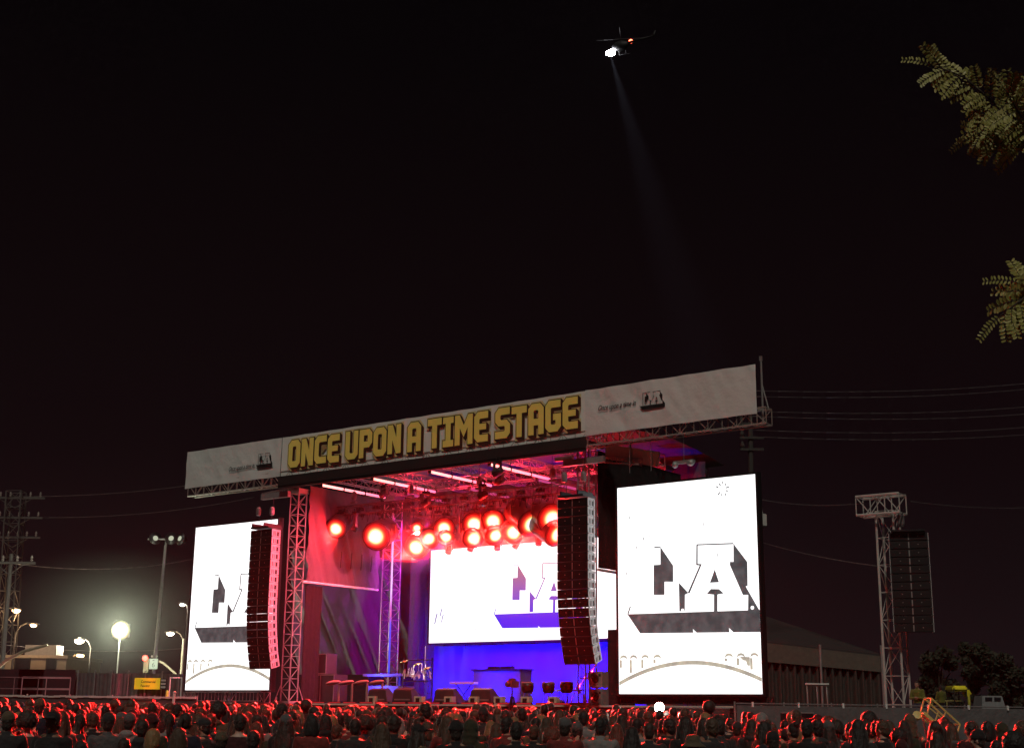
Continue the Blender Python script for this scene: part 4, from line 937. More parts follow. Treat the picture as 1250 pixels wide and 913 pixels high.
wire('cable running from the right screen to the top of the pale tower', ((930, 610), (1056, 614)), 54, 50, .15, .022)
wire('cable running on to the right from the top of the pale tower', ((1112, 612), (1300, 616)), 50, 60, .2, .018)
wire('slanting stay cable between the right screen and the pale tower', ((930, 662), (1074, 691)), 54, 50, .1, .018)
wire('faint high power line at the far left', ((20, 606), (330, 575)), 108, 120, .6, .03)
wire('faint middle power line at the far left', ((20, 631), (310, 607)), 108, 120, .6, .03)
wire('faint low power line at the far left', ((12, 687), (236, 682)), 90, 110, .6, .03)
wire('faint lowest power line behind the floodlight mast', ((0, 786), (236, 790)), 100, 110, .4, .025)

# cart, parked van, small lamps behind the fence
p = AT(1168, 855, 64); t = thing('utility_cart', 'small cart with a bright yellow canopy and striped post behind the grey fence', 'cart', (p.x, 64, 0), R(8))
FY = mat('canopy_yellow', (.5, .43, .02), .5); zc = AT(1168, 840, 64).z
b = MB(); b.box(-.5, 0, .62, 2.6, 1.1, .5); b.box(-1.3, 0, 1.1, .9, 1.1, .5); b.build('body', mat('cart_dark', (.06, .055, .03), .5), t, bevel=.06)
b = MB(); b.box(0, 0, zc, .72, .9, .24); b.build('canopy', FY, t, bevel=.07)
b = MB(); b.box(.46, -.1, zc-.22, .3, .3, .26, Matrix.Rotation(R(-35), 3, 'Y')); b.build('work_lamp_arm', FY, t, bevel=.03)
b = MB()
for x in (-.3, .3):
    for y in (-.4, .4): b.tube((x, y, .8), (x, y, zc), .03)
b.build('canopy_posts', BLACKM, t)
b = MB(); b.tube((.5, -.2, .4), (.5, -.2, zc-.2), .06, 8); b.build('striped_post', mat('mast_stripes', (.4, .36, .05), .5, var=.9, scale=5), t)
b = MB()
for z in (1.9, 2.15, 2.4): b.tube((-1.9, 0, z), (.2, 0, z), .03)
for x in (-1.9, -1.2, -.5): b.tube((x, 0, .8), (x, 0, 2.4), .03)
b.build('side_rails', mat('dull_yellow', (.22, .19, .07), .6), t)
for x in (-1.4, .4):
    b = MB(); b.lathe([(.1, -.62), (.32, -.6), (.32, -.42), (.1, -.4)], 16, (x, 0, .32), Matrix.Rotation(R(90), 3, 'X')); b.build('wheel', RUB, t)
hang('canopy_light', 'SPOT', t, (-.1, -1.6, zc+.9), aim((0, 1.6, -.9)), 28, (1, .95, .6), .1, R(70), 1)
p = AT(1206, 858, 95); t = thing('parked_van', 'white parked van roof showing above the grey fence', 'van', (p.x, 95, 0), R(5)); zv = AT(1206, 849, 95).z
b = MB(); b.box(-.2, 0, 1.2, 4.2, 1.8, 1.3); b.build('body', mat('van_paint', (.16, .155, .14), .4), t, bevel=.12)
b = MB(); b.add([(-.85, -.8, 1.8), (1.0, -.8, 1.8), (1.0, .8, 1.8), (-.85, .8, 1.8), (-.65, -.7, zv), (.75, -.7, zv), (.75, .7, zv), (-.65, .7, zv)], [(0, 1, 5, 4), (1, 2, 6, 5), (2, 3, 7, 6), (3, 0, 4, 7), (4, 5, 6, 7)]); b.build('roof', mat('van_white', (.24, .245, .25), .4), t, bevel=.05)
b = MB(); b.box(-.28, -.80, zv-.2, .5, .03, .2); b.box(.35, -.80, zv-.2, .45, .03, .2); b.build('window', mat('dark_glass', (.02, .02, .025), .1), t)
for x in (-1.3, 1.2):
    b = MB(); b.lathe([(.1, -.92), (.34, -.9), (.34, -.7), (.1, -.68)], 16, (x, 0, .34), Matrix.Rotation(R(90), 3, 'X')); b.build('wheel', RUB, t)
b = MB(); b.box(3.0, .3, .95, 6.6, .3, 1.9); tag(b.build('low_wall', mat('pale_low_wall', (.20, .18, .15), .8), None, False, (AT(1196, 858, 66).x, 66, 0), 0), 'pale low wall continuing right of the parked van', 'wall')
for k, (px, py) in enumerate(((1147, 833), (1222, 841))):
    p = AT(px, py, 110); t = thing('distant_lamp', 'tiny distant white lamp '+('left of the cart', 'right of the cart')[k], 'lamp', (p.x, 110, 0))
    b = MB(); b.tube((0, 0, 0), (0, 0, p.z), .06); b.build('post', BLACKM, t)
    b = MB(); b.ell((0, -.1, p.z), (.2, .15, .22), 10, 6); b.build('lamp_bulb', emitter('distant_lamp', (1, .92, 1), 9), t)
    lampglow(t, (0, -.5, p.z), 120, (1, .9, 1), .1)
# tilted yellow frame in front of the fence
p = AT(1148, 880, 41); t = thing('barrier_frame', 'tilted yellow metal frame with caster wheels in front of the grey fence', 'metal frame', p, 0)
YF = mat('pale_yellow_metal', (.60, .48, .16), .45)
c = [AT(1137, 852, 41)-p, AT(1172, 884, 41)-p, AT(1166, 901, 41)-p, AT(1131, 874, 41)-p]
c = [Vector((x.x, 0, x.z)) for x in c]; dz = Vector((0, .7, 0))
b = MB()
for o_ in (Vector((0, 0, 0)), dz):
    for k in range(4): b.tube(c[k]+o_, c[(k+1) % 4]+o_, .028)
for k in range(4): b.tube(c[k], c[k]+dz, .028)
b.build('frame', YF, t)
b = MB(); b.tube(c[0].lerp(c[3], .5), c[1].lerp(c[2], .5), .02); b.tube(c[0].lerp(c[1], .5), c[3].lerp(c[2], .5), .02); b.tube(c[0].lerp(c[1], .5)+dz, c[3].lerp(c[2], .5)+dz, .02); b.build('cross_bars', YF, t)
b = MB(); b.box(c[3].x+.12, 0, c[3].z-.1, .6, .3, .09, Matrix.Rotation(R(42), 3, 'Y')); b.build('lower_bracket', YF, t)
b = MB(); q_ = c[3]; b.lathe([(.03, -.06), (.13, -.05), (.13, .05), (.03, .06)], 12, q_+Vector((-.28, 0, .02)), Matrix.Rotation(R(60), 3, 'X')); b.build('caster', YF, t)
b = MB(); b.tube(c[2]+dz*.5, (c[2].x, .35, -p.z), .03); b.tube(c[3]+dz*.5, (c[3].x+.2, .35, -p.z), .03); b.build('legs', STEEL, t)

# ------------------------------------------------------------------ trees
def leafy(b, pt, dirv, n, ln, wd, L, up):
    """a pinnate leaf: pairs of leaflets along a drooping stalk"""
    d = Vector(dirv).normalized(); p = Vector(pt); side = d.cross(Vector(up)).normalized(); st = L/n
    for k in range(n):
        d = (d+Vector((0, 0, -.05))).normalized(); q = p+d*st; b.mi = 0; b.tube(p, q, .0022, 3); p = q; b.mi = 1
        s = 1-.55*abs(k/n-.4)
        for sg in (-1, 1):
            o = (side*sg+d*.45+Vector((random.uniform(-.2, .2), random.uniform(-.2, .2), random.uniform(-.25, .1)))).normalized()
            nn = o.cross(d).normalized(); w = (d - o*(d.dot(o))).normalized()*wd*s; t_ = p+o*ln*s
            b.mi = 1 if random.random() < .65 else 2
            b.add([p, p+o*ln*s*.35+w*.5+nn*.003, p+o*ln*s*.8+w*.42, t_, p+o*ln*s*.8-w*.42, p+o*ln*s*.35-w*.5+nn*.003], [(0, 1, 2, 3), (0, 3, 4, 5)])
t = thing('near_tree', 'near tree whose feathery branches reach in at the right edge', 'tree', (4.9, 8.4, 0))
BARK = mat('bark', (.06, .045, .03), .9, bump=.6, bscale=30)
b = MB(); b.path([(0, 0, 0), (.05, 0, 1.5), (.0, .05, 3), (-.1, 0, 4.4), (-.05, 0, 5.8), (.1, .1, 7.2)], .17, 10, .05); b.build('trunk', BARK, t, True)
br = MB(); lv = MB(); TB0 = Vector((4.9, 8.4, 0))
def W2(px, py, Y): return AT(px, py, Y)-TB0
twigs = [([(1340, 200, 8.2), (1270, 165, 8.0), (1215, 128, 7.9), (1178, 95, 7.8), (1140, 80, 7.8)], 1), ([(1270, 165, 8.0), (1225, 150, 8.1), (1190, 165, 8.1)], .8), ([(1270, 165, 8), (1245, 140, 7.8), (1228, 112, 7.7)], .8), ([(1290, 190, 8.3), (1245, 180, 8.2), (1205, 172, 8.2)], .8),
  ([(1350, 330, 7.8), (1290, 345, 7.6), (1248, 365, 7.5), (1222, 385, 7.5)], .9), ([(1290, 345, 7.6), (1262, 350, 7.5), (1243, 345, 7.5)], .7), ([(1320, 120, 8.6), (1285, 110, 8.5), (1258, 108, 8.4)], .8)]
for pts, s in twigs:
    P3 = [W2(*p) for p in pts]; br.path(P3, .011*s, 6, .004)
    for i in range(len(P3)-1):
        n = max(2, int((P3[i+1]-P3[i]).length/.024))
        for k in range(n):
            pt = P3[i].lerp(P3[i+1], k/n)
            if (pt+TB0).x > 4.4 and random.random() < .5: continue
            dv = (P3[i+1]-P3[i]).normalized()
            a = random.choice((-1, 1))*random.uniform(.5, 1.3)
            dv = Vector((dv.x*math.cos(a)-dv.z*math.sin(a), random.uniform(-.5, .5), dv.x*math.sin(a)+dv.z*math.cos(a)-.15))
            leafy(lv, pt, dv, random.randint(7, 10), .046, .021, random.uniform(.13, .22), (random.uniform(-.3, .3), -1, random.uniform(-.4, .4)))
    leafy(lv, P3[-1], (P3[-1]-P3[-2]), 9, .034, .015, .2, (0, -1, .1))
br.path([Vector((0, 0, 4.4)), W2(1340, 200, 8.2)], .04, 8, .012); br.path([Vector((0, 0, 3)), W2(1350, 330, 7.8)], .04, 8, .012); br.path([Vector((0, 0, 4.8)), W2(1320, 120, 8.6)], .035, 8, .012)
for k in range(110):      # rest of the crown, out of the frame to the right
    pt = Vector((random.gauss(.4, .8), random.gauss(0, .9), random.gauss(6.0, 1.0)))
    if (pt+TB0).x < 4.6: continue
    leafy(lv, pt, (random.uniform(-1, 1), random.uniform(-1, 1), random.uniform(-.6, .4)), 7, .05, .02, .22, (0, -1, .3))
br.build('branches', BARK, t, True)
lv.build('crown', [BARK, mat('leaf_olive', (.25, .24, .05), .5, var=.4, scale=3, sheen=.2), mat('leaf_pale', (.36, .33, .11), .5, var=.3)], t)
def far_tree(px, top, Y, wpx, label, seed):
    rnd = random.Random(seed); base = AT(px, 850, Y); h = AT(px, top, Y).z; r = wpx/F*Y/2
    t = thing('far_tree', label, 'tree', (base.x, Y, 0), 0, 'dark trees far behind the grey fence')
    b = MB(); b.path([(0, 0, 0), (.1, 0, h*.3), (-.1, .1, h*.55), (0, 0, h*.8)], .28, 8, .08)
    for k in range(6): a = rnd.uniform(0, 6.3); b.tube((0, 0, h*rnd.uniform(.3, .6)), (r*.7*math.cos(a), r*.7*math.sin(a), h*rnd.uniform(.6, .9)), .09, 6, .03)
    b.build('trunk', BARK, t)
    b = MB(); cl = [(rnd.uniform(-.75, .75)*r, rnd.uniform(-.7, .7)*r, h*rnd.uniform(.38, .93), r*rnd.uniform(.28, .5)) for _ in range(15)]
    for k in range(2600):
        cx, cy, cz, cr = cl[k % len(cl)]; d = Vector((rnd.gauss(0, 1), rnd.gauss(0, 1), rnd.gauss(0, 1))).normalized()*cr*rnd.random()**.4; p = Vector((cx, cy, cz))+d
        if p.z > h: continue
        s = rnd.uniform(.12, .28); e1 = Vector((rnd.gauss(0, 1), rnd.gauss(0, 1), rnd.gauss(0, 1))).normalized()*s; e2 = e1.orthogonal().normalized()*s*.6
        b.mi = rnd.choice((0, 0, 1)); b.add([p-e1, p+e2, p+e1, p-e2], [(0, 1, 2, 3)])
    b.build('crown', [mat('far_leaf', (.018, .020, .010), .7), mat('far_leaf_pale', (.032, .032, .018), .7)], t)
far_tree(1146, 790, 95, 48, 'rounded dark tree behind the hi-vis workers, leftmost of the far trees', 1)
far_tree(1190, 778, 100, 40, 'tallest dark tree above the cart', 2)
far_tree(1218, 792, 98, 50, 'broad dark tree right of the tallest tree', 3)
far_tree(1246, 815, 104, 40, 'low dark tree cut by the right edge of the photo', 4)

# ------------------------------------------------------------------ helicopter
p = AT(754, 61, 215); t = thing('helicopter', 'distant dark helicopter with a white searchlight and red tail lamp in the sky', 'helicopter', p, R(-25))
HM = mat('helicopter_dark', (.003, .003, .004), .6)
b = MB(); b.ell((.6, 0, .6), (1.7, .8, .9), 18, 12); b.build('fuselage', HM, t, True)
b = MB(); b.tube((2.0, 0, .9), (6.6, 0, 1.25), .25, 8, .1); b.prism([(6.3, 1.0), (6.8, 2.2), (7.1, 2.2), (6.8, 1.0)], -.04, .04); b.build('tail_boom', HM, t, True)
b = MB(); b.tube((.6, 0, 1.4), (.6, 0, 1.9), .08)
for a in range(4): c_, s_ = math.cos(a*1.571+.3), math.sin(a*1.571+.3); b.tube((.6, 0, 1.9), (.6+4.2*c_, 4.2*s_, 1.9), .06, 4, .04)
b.build('main_rotor', HM, t)
b = MB()
for y in (-.8, .8): b.tube((0, y, -.7), (2, y, -.7), .03); b.tube((0, y*.6, .0), (0, y, -.7), .04); b.tube((1.3, y*.6, .0), (1.3, y, -.7), .04)
b.build('skids', HM, t)
b = MB(); b.ell((-1.3, 0, -.35), (.85, .62, .55), 16, 10); b.build('searchlight', emitter('searchlight', (1, 1, 1.05), 110), t, True)
q_ = AT(770, 51, 215)-p
Mi = Matrix.Rotation(R(25), 3, 'Z')
b = MB(); b.ell(Mi @ q_, (.40, .36, .36), 12, 8); b.build('tail_lamp', emitter('tail_lamp_red', (1, .10, .05), 12), t, True)
b = MB(); b.tube((3.2, 0, 1.0), Mi @ q_, .05); b.build('lamp_strut', HM, t)
tgt = AT(800, 215, 195)
hang('search_beam', 'SPOT', t, (-1.3, 0, -.95), (0, 0, 0), 1, (1, 1, 1), .2, R(8.5), 1)
sb = [c for c in t.children if c.type == 'LIGHT'][0]
sb.data.energy = 1600000; sb.data.color = (.75, .8, 1)
dv = tgt-p; sb.rotation_euler = aim(Mi @ dv)

#CROWD_BEGIN
# ------------------------------------------------------------------ crowd
DG = bpy.context.evaluated_depsgraph_get
def remesh(mb, vox, smooth=4, noise_amp=0, nscale=20, name='tmp', dec=None, strand=False):
    me = bpy.data.meshes.new(name); me.from_pydata(mb.v, [], mb.f)
    o = bpy.data.objects.new(name, me); COL.objects.link(o)
    md = o.modifiers.new('r', 'REMESH'); md.mode = 'VOXEL'; md.voxel_size = vox
    if smooth: sm = o.modifiers.new('s', 'SMOOTH'); sm.factor = .5; sm.iterations = smooth
    if dec: d = o.modifiers.new('d', 'DECIMATE'); d.ratio = dec
    out = bpy.data.meshes.new_from_object(o.evaluated_get(DG())); bpy.data.objects.remove(o); bpy.data.meshes.remove(me)
    if noise_amp:
        for v in out.vertices:
            q_ = Vector((v.co.x*1.9, v.co.y*1.9, v.co.z*.22)) if strand else v.co
            n = noise.noise(q_*nscale)+.5*noise.noise(q_*nscale*2.3)+(.8*noise.noise(v.co*7) if strand else 0); v.co += v.normal*n*noise_amp
    out.polygons.foreach_set('use_smooth', [True]*len(out.polygons)); return out
def limb(b, pts, rs, n=10):
    for i in range(len(pts)-1): b.tube(pts[i], pts[i+1], rs[i], n, rs[i+1])
    for p, r in zip(pts, rs): b.ell(p, (r, r, r), n, 6)
def loft(b, rings, n=18):
    """rings of (z, half width, half depth, y centre)"""
    vs = [(w*math.copysign(abs(math.cos(2*math.pi*k/n))**.8, math.cos(2*math.pi*k/n)), yc+d*math.sin(2*math.pi*k/n), z) for z, w, d, yc in rings for k in range(n)]
    fs = [(i*n+k, i*n+(k+1) % n, (i+1)*n+(k+1) % n, (i+1)*n+k) for i in range(len(rings)-1) for k in range(n)]
    fs += [tuple(range(n))[::-1], tuple((len(rings)-1)*n+k for k in range(n))]; b.add(vs, fs)
def head_shape(b):
    b.ell((0, .0, 1.615), (.074, .094, .108), 18, 12); b.ell((0, .028, 1.565), (.056, .062, .072), 14, 8); b.ell((0, .075, 1.52), (.026, .02, .018), 8, 6)
    b.ell((0, .102, 1.588), (.013, .016, .024), 8, 6); b.ell((0, .094, 1.54), (.026, .010, .007), 8, 6); b.ell((0, .088, 1.632), (.058, .012, .010), 10, 6)
    for s in (-1, 1): b.ell((s*.076, -.004, 1.592), (.010, .020, .032), 8, 6); b.ell((s*.032, .076, 1.572), (.024, .018, .02), 8, 6)
    b.tube((0, -.018, 1.40), (0, -.008, 1.55), .060, 14, .054)
TORSO = [(.92, .150, .105, -.01), (1.0, .145, .100, -.005), (1.10, .135, .092, 0), (1.22, .152, .105, .005), (1.32, .172, .112, .0), (1.39, .178, .098, -.008), (1.435, .130, .078, -.014), (1.465, .07, .062, -.016)]
def arms_of(pose, fem):
    sw = .168 if fem else .186; out = []
    for s in (-1, 1):
        sh = Vector((s*sw, -.012, 1.385))
        if pose == 'up' and s == 1: el, wr, hd = sh+Vector((.09, .17, .10)), sh+Vector((.03, .25, .34)), Vector((0, .02, 1))
        elif pose == 'phone': el, wr, hd = sh+Vector((s*.05, .13, -.22)), sh+Vector((-s*.10, .30, -.02)), Vector((-s*.2, .3, 1))
        elif pose == 'cross': el, wr, hd = sh+Vector((s*.07, .06, -.28)), sh+Vector((-s*.13, .20, -.27)), Vector((-s, .2, .1))
        else: el, wr, hd = sh+Vector((s*.055, -.02, -.29)), sh+Vector((s*.07, .05, -.53)), Vector((0, .12, -1))
        out.append((s, sh, el, wr, hd.normalized()))
    return out
def hand(b, s, wr, d):
    """palm, four unequal bent fingers and a thumb from the side of the palm"""
    up = Vector((0, 1, 0)) if abs(d.y) < .8 else Vector((0, 0, 1)); w = d.cross(up).normalized(); f = w.cross(d).normalized()
    b.ell(wr+d*.05, (.034, .034, .034), 10, 6); b.tube(wr, wr+d*.085, .026, 8, .036)
    for k, ln in enumerate((.066, .075, .070, .055)):
        p = wr+d*.08+w*(-.027+.018*k); q = p+d*ln*.5+f*.006; r_ = q+d*ln*.42+f*.024
        b.tube(p, q, .0095, 6, .0088); b.tube(q, r_, .0088, 6, .007); b.ell(q, (.009,)*3, 6, 4); b.ell(r_, (.007,)*3, 6, 4)
    p = wr+d*.025-w*.03; q = p+d*.03-w*.028+f*.01; r_ = q+d*.03+f*.012; b.tube(p, q, .012, 6, .010); b.tube(q, r_, .010, 6, .008); b.ell(r_, (.008,)*3, 6, 4)
BODY, JACK, TROU = {}, {}, {}
def make_body(pose, fem, jk):
    k = (pose, fem); fx = .92 if fem else 1.0
    b = MB(); head_shape(b); loft(b, [(z, w*.94*fx, d*.92, y) for z, w, d, y in TORSO]); A = arms_of(pose, fem)
    for s, sh, el, wr, hd in A: limb(b, [sh, el, wr], [.046*fx, .038*fx, .026]); hand(b, s, wr, hd)
    for s in (-1, 1): limb(b, [(s*.085, 0, .92), (s*.092, .02, .50), (s*.10, -.015, .08)], [.078, .052, .036]); b.ell((s*.105, .05, .04), (.042, .12, .035), 10, 6)
    BODY[k] = remesh(b, .0105, 2, name='person_body')
    for kind in jk:
        b = MB(); loft(b, [(z, w*fx+.022, d+.024, y) for z, w, d, y in TORSO[:7]])
        if kind == 'tee':
            for s, sh, el, wr, hd in A: limb(b, [sh, sh.lerp(el, .6)], [.066, .06])
        else:
            for s, sh, el, wr, hd in A: limb(b, [sh, el, el.lerp(wr, .93)], [.068, .058, .042])
        if kind == 'hooded': b.ell((0, -.085, 1.435), (.115, .075, .07), 14, 8); b.tube((0, -.02, 1.40), (0, -.014, 1.475), .085, 14, .078)
        if kind == 'hoodup':
            b.ell((0, -.018, 1.625), (.112, .118, .138), 18, 12); b.ell((0, -.035, 1.53), (.118, .105, .10), 16, 10); b.tube((0, -.03, 1.36), (0, -.03, 1.52), .13, 16, .105)
        if kind == 'jacket': b.tube((0, -.022, 1.40), (0, -.018, 1.49), .075, 14, .07)
        me = remesh(b, .0145, 4, .0065, 9, 'jacket')
        if kind == 'hoodup':      # the hood is open at the face
            bm = bmesh.new(); bm.from_mesh(me); bmesh.ops.delete(bm, geom=[f for f in bm.faces if f.calc_center_median().y > .045 and f.calc_center_median().z > 1.50 and abs(f.calc_center_median().x) < .08], context='FACES'); bm.to_mesh(me); bm.free()
        JACK[k+(kind,)] = me
    if fem not in TROU:
        b = MB(); loft(b, [(.84, .165*fx, .112, 0), (.95, .165*fx, .118, 0), (1.02, .15*fx, .108, 0)])
        for s in (-1, 1): limb(b, [(s*.085, 0, .90), (s*.093, .02, .50), (s*.10, -.012, .10)], [.092, .068, .056])
        TROU[fem] = remesh(b, .016, 3, .006, 8, 'trousers')
for pose in ('down', 'cross', 'phone', 'up'):
    for fem in (0, 1): make_body(pose, fem, ('jacket', 'hooded', 'hoodup', 'tee') if pose == 'down' else (('jacket', 'hooded') if pose == 'cross' else ('jacket',)))
def cut_face(me, z0=1.635, y0=.045):
    bm = bmesh.new(); bm.from_mesh(me)
    bmesh.ops.delete(bm, geom=[f for f in bm.faces if (f.calc_center_median().y > y0 and f.calc_center_median().z < z0)], context='FACES'); bm.to_mesh(me); bm.free(); return me
HAIR = {}
def hair_mesh(kind):
    b = MB()
    if kind == 'short': b.ell((0, -.010, 1.632), (.083, .100, .106), 20, 14); b.ell((0, -.045, 1.575), (.071, .060, .075), 16, 10); me = cut_face(remesh(b, .010, 2, .010, 48), 1.66)
    elif kind == 'long':
        b.ell((0, -.010, 1.630), (.090, .106, .110), 20, 14)
        loft(b, [(1.20, .075, .022, -.125), (1.30, .112, .035, -.115), (1.42, .118, .055, -.085), (1.54, .105, .085, -.045), (1.64, .09, .095, -.015)], 20)
        for s in (-1, 1): limb(b, [(s*.085, .01, 1.60), (s*.10, .02, 1.46), (s*.115, .03, 1.33)], [.026, .030, .015])
        me = cut_face(remesh(b, .0105, 2, .009, 34, strand=True), 1.665, .06)
    elif kind == 'bob':
        b.ell((0, -.008, 1.632), (.092, .106, .110), 20, 14); loft(b, [(1.455, .085, .070, -.04), (1.52, .112, .098, -.02), (1.60, .104, .104, -.012), (1.66, .09, .098, -.01)], 20)
        me = cut_face(remesh(b, .0105, 2, .008, 36, strand=True), 1.665, .055)
    elif kind == 'curly':
        for i in range(70):
            a = i*2.39996; zz = 1-1.55*(i+.5)/70; r = math.sqrt(max(0, 1-zz*zz)); b.ell((.105*r*math.cos(a), -.015+.115*r*math.sin(a), 1.645+.115*zz), (.046, .046, .046), 8, 6)
        b.ell((0, -.01, 1.64), (.10, .11, .11), 14, 10); me = cut_face(remesh(b, .010, 1, .008, 45), 1.65, .06)
    elif kind == 'bun':
        b.ell((0, -.010, 1.632), (.082, .099, .104), 20, 14); b.ell((0, -.040, 1.58), (.070, .062, .070), 14, 8); b.ell((0, -.085, 1.715), (.05, .05, .048), 12, 8); me = cut_face(remesh(b, .010, 2, .006, 50), 1.665)
    elif kind == 'ponytail':
        b.ell((0, -.010, 1.632), (.082, .099, .104), 20, 14); b.ell((0, -.040, 1.58), (.070, .062, .070), 14, 8); limb(b, [(0, -.105, 1.66), (0, -.155, 1.60), (0, -.15, 1.46), (.01, -.135, 1.33)], [.026, .034, .036, .014]); me = cut_face(remesh(b, .010, 2, .007, 40, strand=True), 1.665)
    elif kind == 'cap':
        b.ell((0, -.006, 1.650), (.088, .106, .094), 20, 14); limb(b, [(-.05, .09, 1.655), (.05, .09, 1.655)], [.018, .018]); b.ell((0, .135, 1.652), (.075, .075, .012), 16, 6); b.ell((0, -.006, 1.745), (.010, .010, .008), 6, 4)
        me = remesh(b, .0095, 1, .002, 20); bm = bmesh.new(); bm.from_mesh(me); bmesh.ops.delete(bm, geom=[f for f in bm.faces if f.calc_center_median().z < 1.628], context='FACES'); bm.to_mesh(me); bm.free()
    elif kind == 'beanie':
        b.ell((0, -.012, 1.655), (.090, .106, .108), 20, 14); b.lathe([(.094, 1.625), (.099, 1.64), (.097, 1.675)], 20, (0, -.010, 0), Matrix.Diagonal(Vector((1, 1.12, 1))))
        me = remesh(b, .0095, 1, .003, 60); bm = bmesh.new(); bm.from_mesh(me); bmesh.ops.delete(bm, geom=[f for f in bm.faces if f.calc_center_median().z < 1.618], context='FACES'); bm.to_mesh(me); bm.free()
    elif kind == 'bucket':
        b.lathe([(.098, 1.645), (.090, 1.70), (.075, 1.745), (.04, 1.755)], 20, (0, -.008, 0), Matrix.Diagonal(Vector((1, 1.12, 1)))); b.lathe([(.150, 1.610), (.155, 1.615), (.100, 1.655), (.095, 1.650)], 24, (0, -.006, 0), Matrix.Diagonal(Vector((1, 1.1, 1))))
        me = remesh(b, .0095, 1, .003, 18)
    me.name = kind; HAIR[kind] = me
for k in ('short', 'long', 'bob', 'curly', 'bun', 'ponytail', 'cap', 'beanie', 'bucket'): hair_mesh(k)
def clothm(n, c): return mat('cloth_'+n, c, .85, var=.25, scale=12, bump=.35, bscale=14, sheen=.12)
JC = {'black': (.014, .013, .014), 'charcoal': (.035, .034, .036), 'navy': (.014, .018, .04), 'maroon': (.07, .012, .014), 'grey': (.12, .12, .12), 'olive': (.045, .045, .022), 'white': (.30, .29, .28), 'tan': (.13, .095, .055), 'red': (.24, .03, .025), 'hi-vis': (.20, .21, .03)}
HC = {'black': (.010, .008, .007), 'dark': (.020, .013, .009), 'brown': (.055, .030, .016), 'blonde': (.20, .12, .05), 'auburn': (.09, .025, .012), 'grey': (.22, .21, .20)}
SK = [mat('skin_'+n, c, .5, var=.12, scale=10) for n, c in (('deep', (.10, .055, .035)), ('brown', (.19, .10, .065)), ('tan', (.32, .19, .13)), ('light', (.45, .29, .22)))]
JM = {k: clothm(k, tuple(x*.62 for x in c)) for k, c in JC.items()}
HM_ = {k: mat('hair_'+k, c, .5, var=.4, scale=40, bump=.25, bscale=90, spec=.4, sheen=.13) for k, c in HC.items()}
TM = [clothm('denim', (.03, .04, .07)), JM['black']]
def obj_mat(o, M):
    if not o.data.materials: o.data.materials.append(None)
    o.material_slots[0].link = 'OBJECT'; o.material_slots[0].material = M
NHAIR = {'short': 'short {} hair', 'long': 'long {} hair', 'bob': 'chin length {} hair', 'curly': 'round curly {} hair', 'bun': '{} hair in a top bun', 'ponytail': '{} ponytail', 'cap': '{} cap', 'beanie': '{} beanie', 'bucket': '{} bucket hat'}
NJ = {'jacket': 'jacket', 'hooded': 'hoodie', 'hoodup': 'hood pulled up', 'tee': 'shirt'}
people = []
def person(x, y, htop, yaw, hair, hcol, jk, jcol, pose='down', fem=0, skin=2, base=0, fixed=None):
    """htop: height of the crown; the figure is scaled as a whole"""
    ref = {'curly': 1.78, 'cap': 1.745, 'beanie': 1.763, 'bucket': 1.755, 'bun': 1.76}.get(hair, 1.735) + (.03 if jk == 'hoodup' else 0)
    s = (htop-base)/ref
    if (pose, fem, jk) not in JACK: jk = 'jacket'
    o = link('person', BODY[(pose, fem)]); o.location = (x, y, base); o.rotation_euler.z = yaw; o.scale = (s*1.0, s, s)
    obj_mat(o, SK[skin])
    j = link('jacket' if jk != 'tee' else 'shirt', JACK[(pose, fem, jk)], o); obj_mat(j, JM[jcol])
    tr = link('trousers', TROU[fem], o); obj_mat(tr, TM[(int(x*7) % 2)])
    if jk != 'hoodup':
        h = link('hat' if hair in ('cap', 'beanie', 'bucket') else 'hair', HAIR[hair], o); obj_mat(h, JM[hcol] if hair in ('cap', 'beanie', 'bucket') else HM_[hcol])
        if hair in ('cap', 'beanie', 'bucket'):
            u_ = link('hair', HAIR['short' if not fem else 'long'], o); u_.scale = (.985, .985, .985); u_.location = (0, 0, .012); obj_mat(u_, HM_['dark'])
    lk = f'{jcol} {NJ[jk]}' if jk == 'hoodup' else f'{NHAIR[hair].format(hcol)} and {jcol} {NJ[jk]}'
    if pose == 'up': lk += ', right arm raised'
    people.append(dict(o=o, d=math.hypot(x, y), x=x, y=y, look=lk, fixed=fixed)); return o
def stage_yaw(x, y): t_ = S(15, 3); return math.atan2(t_.y-y, t_.x-x)-math.pi/2
placed = []
def at_px(px, ptop, Y, yaw, hair, hcol, jk, jcol, **k):
    Y *= 1.48; p = AT(px, ptop, Y); placed.append((p.x, p.y, .36)); person(p.x, p.y, p.z, stage_yaw(p.x, p.y)+yaw, hair, hcol, jk, jcol, **k)
# people one can pick out in the photograph (pixel of the crown, distance, turn)
at_px(66, 866, 10.6, R(172), 'cap', 'black', 'jacket', 'black', skin=1, fixed='person in a black cap turned round to face away from the stage, left front')
at_px(150, 868, 13.5, R(-30), 'short', 'dark', 'hoodup', 'grey', fixed='person with light grey hood pulled up, below the yellow sign')
at_px(177, 870, 14.0, R(-25), 'long', 'dark', 'jacket', 'black', fem=1)
at_px(130, 860, 17.5, 0, 'short', 'black', 'jacket', 'black')
at_px(152, 900, 10.0, 0, 'short', 'dark', 'jacket', 'black')
at_px(188, 889, 10.8, R(-40), 'bob', 'blonde', 'jacket', 'tan', fem=1, skin=3)
at_px(219, 888, 9.6, R(10), 'bob', 'brown', 'jacket', 'white', fem=1)
at_px(250, 874, 12.2, R(70), 'cap', 'charcoal', 'jacket', 'charcoal', skin=2)
at_px(271, 891, 11.4, R(15), 'beanie', 'tan', 'jacket', 'tan')
at_px(289, 878, 13.0, 0, 'long', 'brown', 'jacket', 'black', fem=1)
